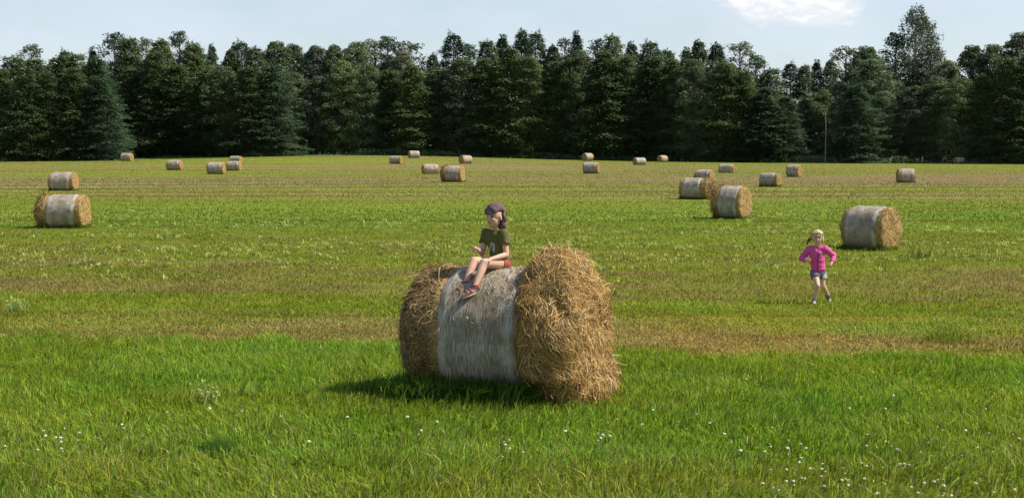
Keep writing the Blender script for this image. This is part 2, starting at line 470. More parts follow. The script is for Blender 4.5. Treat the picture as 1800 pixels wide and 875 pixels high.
# ------------------------------------------------------------------ straw strands
def strands(pts, nrm, rng, length, width, lift, grav=0.0, col0=(.42, .285, .11), dark=.3, along=None, flow=0.0):
    """curved thin ribbons lying on / sticking out of a surface"""
    n = len(pts)
    rnd = rng.normal(0, 1, (n, 3)); t = rnd - nrm * (rnd * nrm).sum(1, keepdims=True)
    if along is not None: t = t + along * np.sign(rng.normal(0, 1, (n, 1)))
    if np.any(grav):
        gv = np.array([0, 0, -1.0]) - nrm * (-nrm[:, 2:3]); gr = np.reshape(grav, (-1, 1)); t = t + gv * gr * np.abs(rng.normal(1, .6, (n, 1)))
    if flow:
        fv = np.stack([vnoise(pts[:, 0] * 3.3 + k * 9, pts[:, 1] * 3.3, pts[:, 2] * 3.3, seed=400 + k) for k in range(3)], 1) * flow
        t = t * .6 + fv - nrm * (fv * nrm).sum(1, keepdims=True)
    t /= np.linalg.norm(t, axis=1, keepdims=True) + 1e-9
    b = np.cross(nrm, t); b /= np.linalg.norm(b, axis=1, keepdims=True) + 1e-9
    L = rng.uniform(.4, 1.3, n)[:, None] * length; W = rng.uniform(.6, 1.3, n)[:, None] * width
    lf = np.abs(rng.normal(0, 1, n))[:, None] * lift
    bow = rng.normal(0, .16, n)[:, None] * L
    tw = b * .8 + nrm * rng.normal(0, .6, n)[:, None]
    tw /= np.linalg.norm(tw, axis=1, keepdims=True)
    rows = []
    for s in (-.5, -.17, .17, .5):
        p = pts + t * L * s + nrm * (.004 + lf * (s + .5) ** 1.3 + .3 * lf * (1 - 4 * s * s)) + b * bow * (1 - 4 * s * s)
        p = p - nrm * (.012 * (abs(s) * 2) ** 2) * (lf < .5 * lift)
        rows += [p - tw * W / 2, p + tw * W / 2]
    V = np.stack(rows, 1).reshape(-1, 3)
    k = np.arange(n)[:, None] * 8
    q = np.concatenate([k + np.array([0, 1, 3, 2]), k + np.array([2, 3, 5, 4]), k + np.array([4, 5, 7, 6])])
    c = np.tile(np.array(col0), (n, 1)) * rng.uniform(.55, 1.45, (n, 1))
    dk = rng.random(n) < dark; c[dk] *= rng.uniform(.35, .7, (dk.sum(), 1))
    pale = rng.random(n) < .12; c[pale] = np.array([.55, .43, .22])
    return V, q, np.repeat(c, 8, 0)

def sample_mesh(V, Fq, n, rng, weight=None):
    a, b, c, d = V[Fq[:, 0]], V[Fq[:, 1]], V[Fq[:, 2]], V[Fq[:, 3]]
    nr = np.cross(c - a, d - b); ar = np.linalg.norm(nr, axis=1); nr = nr / (ar[:, None] + 1e-12)
    w = ar.copy()
    if weight is not None: w = w * weight((a + c) / 2)
    i = rng.choice(len(Fq), n, p=w / w.sum())
    u, v = rng.random((n, 1)), rng.random((n, 1))
    p = (a[i] * (1 - u) + b[i] * u) * (1 - v) + (d[i] * (1 - u) + c[i] * u) * v
    return p, nr[i]

def drum(prof, nphi, R, seed, rough, zc, squash=1.0, clip=True):
    """lumpy closed drum about local X; prof = list of (x, r) from left centre to right centre"""
    prof = np.array(prof, float)
    ph = np.linspace(0, 2 * PI, nphi, endpoint=False)
    x = np.repeat(prof[:, 0], nphi); r = np.repeat(prof[:, 1], nphi); p = np.tile(ph, len(prof))
    y = -np.cos(p) * r; z = np.sin(p) * r
    k = 1 / max(R, .1)
    nz = fbm(x * 4 * k + 31, y * 4 * k, z * 4 * k, seed=seed) + .5 * fbm(x * 13 * k, y * 13 * k, z * 13 * k, seed=seed + 5)
    rr = np.where(r > 1e-6, 1 + rough * nz / np.maximum(r / R, .35), 1)
    y, z = y * rr, z * rr
    end = np.where(r < R * .97, 1, 0)
    x = x + end * np.sign(x) * rough * 2.2 * R * nz
    z = z * squash + zc
    z = np.where(z < zc, zc + (z - zc) * .96, z)
    V = np.stack([x, y, z], 1)
    if clip: V[:, 2] = np.maximum(V[:, 2], -.02)
    m = len(prof)
    i = np.arange(m - 1)[:, None] * nphi + np.arange(nphi)[None]; j = np.arange(m - 1)[:, None] * nphi + ((np.arange(nphi) + 1) % nphi)[None]
    f = np.stack([i, j, j + nphi, i + nphi], -1).reshape(-1, 4)
    return V, f

def bale_prof(L, R, nr=7, ns=14, edge=.07):
    h = L / 2
    p = [(-h, R * t) for t in np.linspace(0.001, .9, nr)]
    p += [(-h + edge * (1 - math.cos(a)), R * (.9 + .1 * math.sin(a))) for a in (.5, 1.0, PI / 2)]
    p += [(s, R) for s in np.linspace(-h + edge, h - edge, ns)[1:-1]]
    q = [(-a, b) for a, b in reversed(p[:nr + 3])]
    return p + q

def net_band(x0, x1, R, zc, seed, nphi=72, ns=24, thick=.012, rough=.012, sag=0.0, cover=1.0):
    """shell of net lying a few mm proud of the hay"""
    xs = np.linspace(x0, x1, ns); ph = np.linspace(0, 2 * PI, nphi, endpoint=False)
    x = np.repeat(xs, nphi); p = np.tile(ph, ns)
    wob = .02 * vnoise(np.cos(p) * 2.5, np.sin(p) * 2.5, None, seed=seed)
    e = np.minimum((x - x0), (x1 - x)) / (x1 - x0)
    nz = fbm(x * 5, np.cos(p) * 3.5, np.sin(p) * 3.5, seed=seed)
    r = R + thick + .02 + rough * nz * 1.5 - .03 * np.clip(.08 - e, 0, .08) / .08
    xx = x + wob
    V = np.stack([xx, -np.cos(p) * r, np.maximum(np.sin(p) * r + zc, -.015)], 1)
    i = np.arange(ns - 1)[:, None] * nphi + np.arange(nphi)[None]; j = np.arange(ns - 1)[:, None] * nphi + ((np.arange(nphi) + 1) % nphi)[None]
    f = np.stack([i, j, j + nphi, i + nphi], -1).reshape(-1, 4)
    w = .6 * np.exp(-((e - .07) / .05) ** 2) * np.clip(.55 + .9 * vnoise(np.cos(p) * 3 + x, np.sin(p) * 3, None, seed=seed + 8), 0, 1) + .25 * vnoise(x * 7, p * .6, None, seed=seed + 3) - .16
    return V, f, np.repeat(w[:, None], 3, 1)

def shell(V, f, c):
    return V, f, c

def make_bale(D, L, seed, net=(-.32, .34), res=48, nstr=900, sw=.012, sl=.16, rough=.018, name='hay_bale', loose=None):
    """root Empty at the base centre, local +X the bale's axis"""
    rng = np.random.default_rng(seed)
    R = D / 2
    root = empty(name, (0, 0, 0))
    V, f = drum(bale_prof(L, R), res, R, seed, rough, R - .02)
    o = link('hay_body', np_mesh('hay_body', V, [f], smooth=True), M_HAY, root)
    nv, nf, nc = net_band(net[0] * L, net[1] * L, R, R - .02, seed + 1, nphi=res)
    n = link('net_wrap', np_mesh('net_wrap', nv, [nf], nc, smooth=True), M_NET, root)
    wgt = lambda p: np.where((p[:, 0] > net[0] * L - .02) & (p[:, 0] < net[1] * L + .02), .02, 1.0) * np.where(p[:, 2] < .02, 0, 1)
    parts = []
    p, nr = sample_mesh(V, f, nstr, rng, wgt)
    ec = np.abs(nr[:, 0]) > .6
    sv, sq, scol = strands(p, nr, rng, sl, sw, .018, col0=(.40, .265, .10))
    parts.append((sv, sq, scol))
    if loose:
        for (side, amount, ext) in loose:
            # hay torn out of one end : irregular clumps of strands piled at that end
            m = int(amount)
            a = rng.uniform(0, 2 * PI, m); rr = R * np.sqrt(rng.random(m)) * 1.08
            xx = side * (L / 2 + (1 - rr / R / 1.1) * ext * rng.random(m) - .25 * rng.random(m) * (rr > .8 * R))
            pz = np.clip(R + rr * np.sin(a), .02, None); py = rr * np.cos(a)
            q = np.stack([xx, py, pz], 1); nn = np.stack([np.full(m, side * .5), np.cos(a), np.sin(a)], 1) + rng.normal(0, .4, (m, 3))
            nn /= np.linalg.norm(nn, axis=1, keepdims=True)
            parts.append(strands(q, nn, rng, sl * 1.3, sw * 1.2, .03, grav=.3, col0=(.34, .215, .08), dark=.4))
    off = 0; VV = []; QQ = []; CC = []
    for v, q, c in parts:
        VV.append(v); QQ.append(q + off); CC.append(c); off += len(v)
    link('loose_straw', np_mesh('loose_straw', np.concatenate(VV), [np.concatenate(QQ)], np.concatenate(CC)), M_STRAW, root)['kind'] = 'stuff'
    return root

GRP = 'round hay bales scattered over the field'
# x0, y0, x1, y1 (photo pixels), visible end fraction: + right end / - left end, style, label
BALES = [
 (1477, 362, 1584, 439, .48, 'near', 'netted round bale just behind the running child in pink'),
 (1250, 327, 1323, 385, .42, 'near_left_spill', 'bale with bright sunlit end in front of two bales lined up behind it'),
 (1193, 313, 1254, 351, .36, 'near_right', 'netted bale with torn straw end, middle one of a close row of three'),
 (1219, 299, 1258, 323, .45, 'far', 'rearmost bale of a close row of three, half hidden by the next'),
 (1263, 289, 1292, 305, .25, 'far', 'small bale standing alone just beyond the close row of three'),
 (1334, 304, 1375, 329, .42, 'far', 'nearer bale of a staggered pair right of the close row of three'),
 (1381, 290, 1411, 312, .42, 'far', 'farther bale of a staggered pair right of the close row of three'),
 (1575, 297, 1608, 322, -.22, 'far', 'lone bale showing a narrow dark left end, above the near right bale'),
 (1675, 277, 1696, 289, -.70, 'far', 'tiny pale bale under the trees farthest to the right'),
 (1154, 274, 1175, 286, -.75, 'far', 'tiny bale turned end-on at the field edge with thin lit rim'),
 (1111, 278, 1137, 291, -.55, 'far', 'small bale with white wrap and dark left end near the field edge'),
 (1021, 270, 1045, 284, -.65, 'far', 'tiny bale against the dark trees, just above a larger side-on bale'),
 (1024, 286, 1055, 306, .25, 'far', 'bale seen from its side, just below a tiny bale at the dark trees'),
 (806, 274, 831, 289, -.60, 'far', 'small bale with dark left end beyond the crumbling bale'),
 (775, 292, 819, 321, .32, 'mid_left_spill', 'crumbling bale with hay spilling from its left end'),
 (741, 289, 772, 307, -.22, 'far', 'bale half hidden behind the crumbling bale'),
 (717, 266, 738, 279, -.30, 'far', 'pale tiny bale right against the dark foot of the trees'),
 (684, 275, 709, 289, .45, 'far', 'small bale with orange right end below a pale tiny one'),
 (363, 286, 398, 307, .32, 'far', 'front bale of a tight cluster of three on the far left side'),
 (397, 284, 425, 301, .30, 'far', 'middle bale of the tight cluster of three, overlapping its neighbour'),
 (403, 275, 427, 288, .50, 'far_messy', 'rear straw coloured bale of the tight cluster of three'),
 (292, 282, 323, 300, .40, 'far', 'single bale left of the tight cluster of three'),
 (211, 270, 236, 284, .55, 'far', 'leftmost tiny bale at the field edge near the trees'),
 (84, 303, 140, 336, .36, 'near', 'tidy round bale just behind the big bale by the left edge'),
 (66, 342, 160, 401, .36, 'near_left_spill', 'big bale by the left edge with hay torn from one end'),
]
protos = [make_bale(1.2, 1.2, 100 + k, net=nt, nstr=420, sw=.03, sl=.2, res=40, rough=.03) for k, nt in enumerate([(-.42, .40), (-.36, .44), (-.46, .34), (-.33, .40), (-.44, .45), (-.40, .30)])]
used = [False] * len(protos)
bale_info = []
def build_bales():
    for k, (x0, y0, x1, y1, e, style, label) in enumerate(BALES):
        cx = (x0 + x1) / 2; g = at(cx, y1 - 1.0)
        hpx, wpx = y1 - y0, x1 - x0
        D = min(max(hpx * g.y / F, .95), 1.45)
        al = math.asin(min(max(abs(e), .0), .85)) * (1 if e > 0 else -1)
        L = min(max((wpx / hpx * D - D * abs(math.sin(al))) / math.cos(al), .75), 1.7)
        th = math.atan((cx - CX) / F)
        yaw = -(th + al)
        loc = Vector((g.x, g.y + .0, g.z - .03))
        bale_info.append((cx, loc.x, loc.y, D, L, yaw))
        if style.startswith('far'):
            i = k % len(protos); pr = protos[i]
            if not used[i]:
                used[i] = True; r = pr; r.location = loc; r.rotation_euler = (0, 0, yaw); r.scale = (L / 1.2, D / 1.2, D / 1.2)
            else:
                r = copy_thing(pr, loc, yaw, (L / 1.2, D / 1.2, D / 1.2))
            tag(r, label, 'hay bale', GRP)
        else:
            loose = []; net = (-.38, .36)
            if 'left_spill' in style: loose = [(-1, 1500, .25)]; net = (-.27, .36)
            if 'near_right' in style: loose = [(1, 900, .3)]; net = (-.38, .24)
            r = make_bale(D, L, 200 + k, net=net, nstr=2200 if 'near' in style else 700, sw=.014 if 'near' in style else .03, sl=.17, res=64, loose=loose, rough=.03)
            r.location = loc; r.rotation_euler = (0, 0, yaw)
            tag(r, label, 'hay bale', GRP)
build_bales()
build_grass()

# ------------------------------------------------------------------ the big bale in front
def build_main_bale():
    rng = np.random.default_rng(77)
    root = empty('hay_bale', (MB_C.x, MB_C.y, 0), BALE_YAW)
    tag(root, 'large crumbling hay bale with the child seated on top', 'hay bale', GRP)
    R = .615; zc = .615
    # inner body and net
    V, f = drum(bale_prof(1.1, R, ns=30), 128, R, 301, .012, zc); V[:, 0] += .12
    link('hay_body', np_mesh('hay_body', V, [f], smooth=True), M_HAY, root)
    nv, nf, nc = net_band(-.29, .50, R, zc, 302, nphi=160, ns=60, rough=.014)
    # the top right of the net is frayed
    link('net_wrap', np_mesh('net_wrap', nv, [nf], nc, smooth=True), M_NET, root)
    # stray straw poking through the net
    p, n = sample_mesh(nv, nf, 2800, rng, lambda q: (np.where(q[:, 2] > .2, 1, .3) + np.where(q[:, 2] > .95, 3, 0)) * (1 + 5 * np.clip((q[:, 0] - .1) / .4, 0, 1) * np.clip((q[:, 2] - .6) / .6, 0, 1)))
    v, q, c = strands(p, n, rng, .12, .0045, .010, col0=(.34, .25, .12), dark=.4)
    link('stray_straw', np_mesh('stray_straw', v, [q], c), M_STRAW, root)['kind'] = 'stuff'
    p, n = sample_mesh(V, f, 2600, rng, lambda q: np.where((q[:, 0] < -.24) | (q[:, 0] > .46), 1, 0) * np.where(q[:, 2] > .05, 1, 0))
    v, q, c = strands(p, n, rng, .15, .0045, .03, grav=.4, col0=(.40, .26, .09), dark=.4, flow=1.5)
    link('stray_straw', np_mesh('stray_straw', v, [q], c), M_STRAW, root)['kind'] = 'stuff'
    # --- left loose hay : a shaggy collar
    nph = 96; m = 44
    def blob(shape, m, nph):
        l = np.linspace(-1, 1, m); th = PI / 2 * (1 + np.sign(l) * (1 - (1 - np.abs(l)) ** 3)); ph = np.linspace(0, 2 * PI, nph, endpoint=False)
        T = np.repeat(th, nph); H = np.tile(ph, m)
        V = shape(T, H)
        i = np.arange(m - 1)[:, None] * nph + np.arange(nph)[None]; j = np.arange(m - 1)[:, None] * nph + ((np.arange(nph) + 1) % nph)[None]
        f = np.stack([i, j, j + nph, i + nph], -1).reshape(-1, 4)
        return V, f
    def se(a, p): return np.sign(a) * np.abs(np.where(np.abs(a) < 1e-9, 0, a)) ** p
    def shape_l(T, H):
        x = -se(np.cos(T), .55) * .25; r = se(np.sin(T), .45) * .605
        y = -np.cos(H) * r; z = np.sin(H) * r
        nz = fbm(x * 5, y * 5, z * 5, seed=311); k = 1 + .045 * nz
        z = np.maximum(z * k + .625, -.02)
        x = x * (1 + .12 * nz) - .48
        return np.stack([x, y * k, z], 1)
    def shape_r(T, H):
        x = -se(np.cos(T), .45) * .285; r = se(np.sin(T), .32) * .675
        y = -np.cos(H) * r; z = np.sin(H) * r
        nz = fbm(x * 4.2 + 9, y * 4.2, z * 4.2, seed=321) + .95 * np.minimum(0, vnoise(x * 6, y * 6, z * 3.2, seed=322) + .1); k = 1 + .17 * nz + .02
        z = np.maximum(z * k * 1.03 + .70, -.02); y = y * k
        low = np.clip(.45 - z, 0, .5)
        y = y * (1 + .55 * low)
        top = np.clip((z - .9) / .5, 0, 1)
        y = y * (1 - .18 * top); x = x * (1 - .05 * top) - .01 * top
        x = x * (1 + .15 * nz + .30 * low)
        x = x + .765 + .15 * (.7 - np.clip(z, 0, 1.4)) * np.clip(x + .25, 0, .6) / .6
        return np.stack([x, y, z], 1)
    for shp, nst, nm in ((shape_l, 13000, 'shaggy hay collar bulging from the left end'), (shape_r, 30000, 'tall heap of golden hay slumping from the right end')):
        V, f = blob(shp, m, nph)
        c = V.mean(0); a, b, cc, d = (V[f[:, i]] for i in range(4))
        nr = np.cross(cc - a, d - b); ctr = (a + cc) / 2
        if ((ctr - c) * nr).sum() < 0: f = f[:, ::-1]
        lh = link('loose_hay', np_mesh('loose_hay', V, [f], smooth=True), M_HAY_SHADE, root); lh['label'] = nm
        parts = []
        right = shp is shape_r
        w1 = lambda q: np.where(q[:, 2] > .0, 1, 0)
        p, n = sample_mesh(V, f, nst, rng, w1)
        parts.append(strands(p, n, rng, .14, .0042, .018, grav=(.3 + 2.4 * np.clip(1 - p[:, 2] / 1.25, 0, 1)) if right else .5, col0=(.50, .30, .092) if right else (.31, .20, .08), dark=.42, flow=1.7))  # left collar strands darker: shade on that end is put into their colour
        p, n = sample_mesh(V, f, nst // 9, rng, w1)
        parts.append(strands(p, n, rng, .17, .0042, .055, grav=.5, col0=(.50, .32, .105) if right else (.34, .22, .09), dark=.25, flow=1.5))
        if right:   # fringe of fallen straw at its foot, wisps hanging over the net edge
            p, n = sample_mesh(V, f, 2600, rng, lambda q: np.where((q[:, 2] < .25) & (q[:, 2] > .0), 1, 0))
            parts.append(strands(p, n, rng, .22, .006, .06, grav=1.6, col0=(.50, .31, .10), dark=.3))
        off = 0; VV = []; QQ = []; CC = []
        for v, q, c in parts:
            VV.append(v); QQ.append(q + off); CC.append(c); off += len(v)
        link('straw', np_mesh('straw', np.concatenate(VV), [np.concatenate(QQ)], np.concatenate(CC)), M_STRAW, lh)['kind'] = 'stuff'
    return root
build_main_bale()

# ------------------------------------------------------------------ people
def cone_seg(bm, a, b, ra, rb, seg=14, cap=True):
    """tapered capsule from a to b"""
    a = Vector(a); b = Vector(b); d = b - a
    if d.length < 1e-5: d = Vector((0, 0, 1e-4))
    q = d.to_track_quat('Z', 'Y').to_matrix().to_4x4()
    bmesh.ops.create_cone(bm, cap_ends=True, segments=seg, radius1=ra, radius2=rb, depth=d.length, matrix=Matrix.Translation((a + b) / 2) @ q)
    if cap:
        for p, r in ((a, ra), (b, rb)):
            bmesh.ops.create_uvsphere(bm, u_segments=seg, v_segments=10, radius=r, matrix=Matrix.Translation(p))

def ellip(bm, c, r, rot=None, u=20, v=14):
    mt = Matrix.Translation(Vector(c)) @ (rot.to_4x4() if rot is not None else Matrix.Identity(4)) @ Matrix.Diagonal((*r, 1))
    bmesh.ops.create_uvsphere(bm, u_segments=u, v_segments=v, radius=1, matrix=mt)

def fuse(name, bm, voxel, smooth=2, it=1):
    """one continuous surface out of overlapping volumes"""
    me = bpy.data.meshes.new(name + '_raw'); bm.to_mesh(me); bm.free()
    o = bpy.data.objects.new(name + '_raw', me); COL.objects.link(o)
    m = o.modifiers.new('r', 'REMESH'); m.mode = 'VOXEL'; m.voxel_size = voxel; m.use_smooth_shade = True
    s = o.modifiers.new('s', 'SMOOTH'); s.factor = .5; s.iterations = smooth
    dg = bpy.context.evaluated_depsgraph_get(); dg.update()
    out = bpy.data.meshes.new_from_object(o.evaluated_get(dg)); out.name = name
    bpy.data.objects.remove(o); bpy.data.meshes.remove(me)
    out.polygons.foreach_set('use_smooth', np.ones(len(out.polygons), bool))
    return out

def frame(fwd):
    f = Vector(fwd).normalized(); up = Vector((0, 0, 1)); l = up.cross(f).normalized(); u = f.cross(l)
    return Matrix((f, l, u)).transposed()      # columns: forward, left, up

def hand(bm, wrist, dirv, palm_n, s=1.0, curl=.6, thumb_side=1):
    """palm and five separate curled fingers"""
    d = Vector(dirv).normalized(); n = Vector(palm_n); n = (n - d * n.dot(d)).normalized(); w = d.cross(n) * thumb_side
    wrist = Vector(wrist)
    pl = .052 * s
    for k in (-1, 0, 1):
        cone_seg(bm, wrist + w * k * .009 * s, wrist + d * pl + w * k * .014 * s, .0135 * s, .0115 * s, 8)
    lens = (.034, .040, .037, .029)
    for i, L in enumerate(lens):
        b = wrist + d * pl * .95 + w * (.0215 - i * .0143) * s
        ang = curl * .7; p = b; dd = d.copy()
        for j in range(3):
            ang = curl * (.6 + .5 * j)
            dd = (d * math.cos(ang) + n * math.sin(ang)).normalized()
            q = p + dd * L * s * (.48, .32, .25)[j]
            cone_seg(bm, p, q, (.0066 - .0007 * j) * s, (.0060 - .0007 * j) * s, 8)
            p = q
    b = wrist + d * pl * .3 + w * .018 * s
    q = b + (d * .55 + w * .75 + n * .3).normalized() * .026 * s
    r = q + (d * .9 + w * .15 + n * .45).normalized() * .022 * s
    cone_seg(bm, b, q, .0085 * s, .0072 * s, 8); cone_seg(bm, q, r, .0072 * s, .0055 * s, 8)

def head_geo(bm, c, Rm, s=1.0):
    """skull, jaw, nose, ears, lips; c = head centre, Rm columns fwd/left/up"""
    def L(f, l, u): return Vector(c) + Rm @ Vector((f, l, u)) * s
    ellip(bm, L(-.008, 0, .022), (.088 * s, .073 * s, .083 * s), Rm)
    ellip(bm, L(.016, 0, -.030), (.062 * s, .058 * s, .070 * s), Rm)
    ellip(bm, L(.050, 0, -.068), (.026 * s, .028 * s, .022 * s), Rm)           # chin
    ellip(bm, L(.052, .026, -.022), (.022 * s, .024 * s, .024 * s), Rm)         # cheeks
    ellip(bm, L(.052, -.026, -.022), (.022 * s, .024 * s, .024 * s), Rm)
    cone_seg(bm, L(.074, 0, .010), L(.090, 0, -.022), .008 * s, .0115 * s, 8)    # nose
    for k in (-1, 1):
        ellip(bm, L(.084, k * .008, -.024), (.008 * s, .008 * s, .006 * s), Rm)
        ellip(bm, L(-.008, k * .073, -.008), (.016 * s, .008 * s, .026 * s), Rm)     # ears
    ellip(bm, L(.074, 0, -.044), (.010 * s, .019 * s, .006 * s), Rm)
    ellip(bm, L(.072, 0, -.053), (.010 * s, .016 * s, .006 * s), Rm)

def paint_skin(me, c, Rm, s, base=(.56, .34, .25), hairline=None):
    n = len(me.vertices); co = np.empty(n * 3); me.vertices.foreach_get('co', co); co = co.reshape(-1, 3)
    l = (co - np.array(c)) @ np.array(Rm) / s
    col = np.tile(np.array(base), (n, 1))
    def near(f, lft, u, rf, rl, ru): return (((l[:, 0] - f) / rf) ** 2 + ((l[:, 1] - lft) / rl) ** 2 + ((l[:, 2] - u) / ru) ** 2) < 1
    for k in (-1, 1):
        col[near(.06, k * .040, -.028, .04, .02, .02)] = np.array([.60, .30, .23])
        col[near(.07, k * .029, .004, .04, .0155, .0095)] = (.62, .60, .58)
        col[near(.07, k * .029, .004, .04, .0078, .0095)] = (.05, .035, .03)
        col[near(.07, k * .029, .013, .04, .017, .0035)] = (.10, .06, .045)
        col[near(.07, k * .030, .025, .04, .019, .0048)] = (.22, .14, .08)
    col[near(.08, 0, -.049, .03, .019, .009)] = (.48, .17, .15)
    set_col(me, col)

def open_sleeve(bm, a, b, ra, rb, seg=16):
    cone_seg(bm, a, b, ra, rb, seg, cap=False)
    bmesh.ops.create_uvsphere(bm, u_segments=seg, v_segments=10, radius=ra, matrix=Matrix.Translation(Vector(a)))

def cap_mesh(c, Rm, s, rad, test, thick=.010, u=48, v=32):
    """shell over the part of the skull for which test(l) is true"""
    bm = bmesh.new(); ellip(bm, (0, 0, 0), (1, 1, 1), None, u, v)
    for vt in bm.verts:
        p = vt.co; vt.co = Vector((p.x * rad[0], p.y * rad[1], p.z * rad[2]))
    dele = [f for f in bm.faces if not test(f.calc_center_median())]
    bmesh.ops.delete(bm, geom=dele, context='FACES')
    for vt in bm.verts:
        w = 1 + .03 * math.sin(vt.co.z * 90 + vt.co.y * 50) + .02 * math.sin(vt.co.x * 120)
        vt.co = Vector(c) + Rm @ (Vector((vt.co.x * w - .008, vt.co.y * w, vt.co.z * w + .020)) * s)
    bmesh.ops.recalc_face_normals(bm, faces=bm.faces)
    return bm

M_SCARF = solid_material('scarf_cotton', (.12, .065, .09), scale=55, amount=.6, bump=.3)
M_SHIRT = solid_material('shirt_cotton', (.07, .065, .02), scale=60, amount=.2, bump=.2, attr=True)
M_SHORTS = solid_material('shorts_cotton', (.30, .075, .055), scale=50, amount=.25, bump=.2)
M_SANDAL = solid_material('sandal_rubber', (.24, .075, .07), scale=50, amount=.25, attr=False)
M_SOLE = solid_material('sandal_sole', (.45, .33, .26), scale=50, amount=.2)
M_JACKET = solid_material('jacket_fleece', (.62, .045, .27), scale=40, amount=.22, bump=.35, attr=True)
M_GREY = solid_material('grey_denim', (.16, .15, .17), scale=60, amount=.3, bump=.2, attr=True)
M_HAIR = solid_material('blond_hair', (.42, .27, .11), scale=60, amount=.4, bump=.5, attr=True)
M_SHOE = solid_material('shoe_fabric', (.09, .09, .10), scale=60, amount=.3, attr=True)

def coords(me):
    n = len(me.vertices); co = np.empty(n * 3); me.vertices.foreach_get('co', co); return co.reshape(-1, 3)

def local_me(me, org):
    co = coords(me) - np.array(org); me.vertices.foreach_set('co', co.ravel()); me.update(); return me

def build_sitter():
    org = P(876, 470, 12.55)
    root = empty('person', org)
    tag(root, 'child in purple headscarf and olive t-shirt seated on the large bale', 'person')
    hipL, hipR = P(886, 464, 12.50), P(873, 463, 12.60)
    pel = (hipL + hipR) / 2
    shL, shR = P(886, 411, 12.50), P(855, 409, 12.67)
    chest = (shL + shR) / 2
    neck = P(870, 404, 12.56); hc = P(869, 381, 12.53)
    knL, knR = P(851, 462, 12.29), P(833, 459, 12.43)
    anL, anR = P(835, 503, 12.16), P(819, 496, 12.29)
    elL, wrL = P(890, 448, 12.45), P(861, 456, 12.31)
    elR, wrR = P(847, 445, 12.60), P(840, 439, 12.48)
    Rm = frame((-.62, -.78, -.04)); s = 1.03
    bm = bmesh.new()
    mid = pel.lerp(chest, .5)
    bodyR = frame((-.75, -.66, 0))
    ellip(bm, pel + Vector((0, 0, .01)), (.075, .095, .085), bodyR)
    ellip(bm, mid, (.066, .082, .12), bodyR)
    ellip(bm, chest - Vector((0, 0, .05)), (.068, .098, .10), bodyR)
    cone_seg(bm, shL, shR, .036, .036)
    cone_seg(bm, chest, hc - Vector((0, 0, .05)), .036, .032)
    head_geo(bm, hc, Rm, s)
    for (h, k, a) in ((hipL, knL, anL), (hipR, knR, anR)):
        cone_seg(bm, h, k, .062, .044); m = k.lerp(a, .35)
        cone_seg(bm, k, m, .043, .040); cone_seg(bm, m, a, .040, .025)
    toes = []
    for (a, d) in ((anL, Vector((-.80, -.52, -.30))), (anR, Vector((-.66, -.62, -.42)))):
        d.normalize(); heel = a - d * .025 + Vector((0, 0, -.028)); ball = a + d * .085 + Vector((0, 0, -.034)); toe = a + d * .125 + Vector((0, 0, -.036))
        cone_seg(bm, heel, ball, .025, .024); cone_seg(bm, ball, toe, .025, .017); cone_seg(bm, a, heel, .026, .026)
        toes.append((a, heel, ball, toe, d))
    for (sh, el, wr) in ((shL, elL, wrL), (shR, elR, wrR)):
        cone_seg(bm, sh, el, .036, .028); m = el.lerp(wr, .3)
        cone_seg(bm, el, m, .028, .028); cone_seg(bm, m, wr, .028, .019)
    hand(bm, wrL, (wrL - elL).normalized() + Vector((0, 0, -.1)), (0, .1, -1), 1.0, .45, 1)
    hand(bm, wrR, Vector((-.7, -.55, .25)), (.75, -.2, -.6), 1.0, 1.5, -1)
    me = fuse('person', bm, .0045, 2)
    paint_skin(me, hc, Rm, s)
    # the person: one body mesh under the root
    link('body', local_me(me, org), M_SKIN, root)
    # t-shirt
    bm = bmesh.new()
    ellip(bm, pel + Vector((0, 0, .04)), (.096, .116, .085), bodyR)
    ellip(bm, mid, (.080, .097, .13), bodyR)
    ellip(bm, chest - Vector((0, 0, .055)), (.080, .112, .105), bodyR)
    cone_seg(bm, shL - Vector((0, 0, .004)), shR - Vector((0, 0, .004)), .043, .043)
    open_sleeve(bm, shL, shL.lerp(elL, .52), .047, .050); open_sleeve(bm, shR, shR.lerp(elR, .52), .047, .050)
    sm = fuse('t_shirt', bm, .006, 8)
    co = coords(sm); wr = fbm(co[:, 0] * 20, co[:, 1] * 20, co[:, 2] * 30, seed=809)
    nn = np.empty(len(co) * 3); sm.vertices.foreach_get('normal', nn); co = co + nn.reshape(-1, 3) * (.006 * wr[:, None] + .003)
    sm.vertices.foreach_set('co', co.ravel())
    co = coords(sm); l = (co - np.array(mid)) @ np.array(bodyR)
    col = np.tile(np.array([.10, .092, .024]), (len(co), 1))
    # pale printed mark on the chest
    pts = [(-.035, -.045), (-.005, .03), (.005, .045), (.03, .03), (.03, -.03)]
    for (a, b), (c2, d2) in zip(pts[:-1], pts[1:]):
        for t in np.linspace(0, 1, 8):
            pa, pb = a + (c2 - a) * t, b + (d2 - b) * t
            col[((l[:, 1] - pa + .0) ** 2 + (l[:, 2] - pb - .01) ** 2 < .011 ** 2) & (l[:, 0] > .02)] = (.34, .36, .30)
    set_col(sm, col)
    link('t_shirt', local_me(sm, org), M_SHIRT, root)
    # shorts
    bm = bmesh.new()
    ellip(bm, pel + Vector((0, 0, .0)), (.084, .106, .076), bodyR)
    open_sleeve(bm, hipL, hipL.lerp(knL, .22), .070, .066); open_sleeve(bm, hipR, hipR.lerp(knR, .22), .070, .066)
    link('shorts', local_me(fuse('shorts', bm, .006, 2), org), M_SHORTS, root)
    # head scarf with a tail hanging down the nape
    bm = cap_mesh(hc, Rm, s, (.104, .090, .098), lambda p: (p.z > .050 - .5 * (p.x - .02) if p.x > -.02 else True) and p.z > -.075)
    def Lh(f, l, u): return Vector(hc) + Rm @ Vector((f, l, u)) * s
    ellip(bm, Lh(-.02, 0, .075), (.085 * s, .078 * s, .055 * s), Rm)
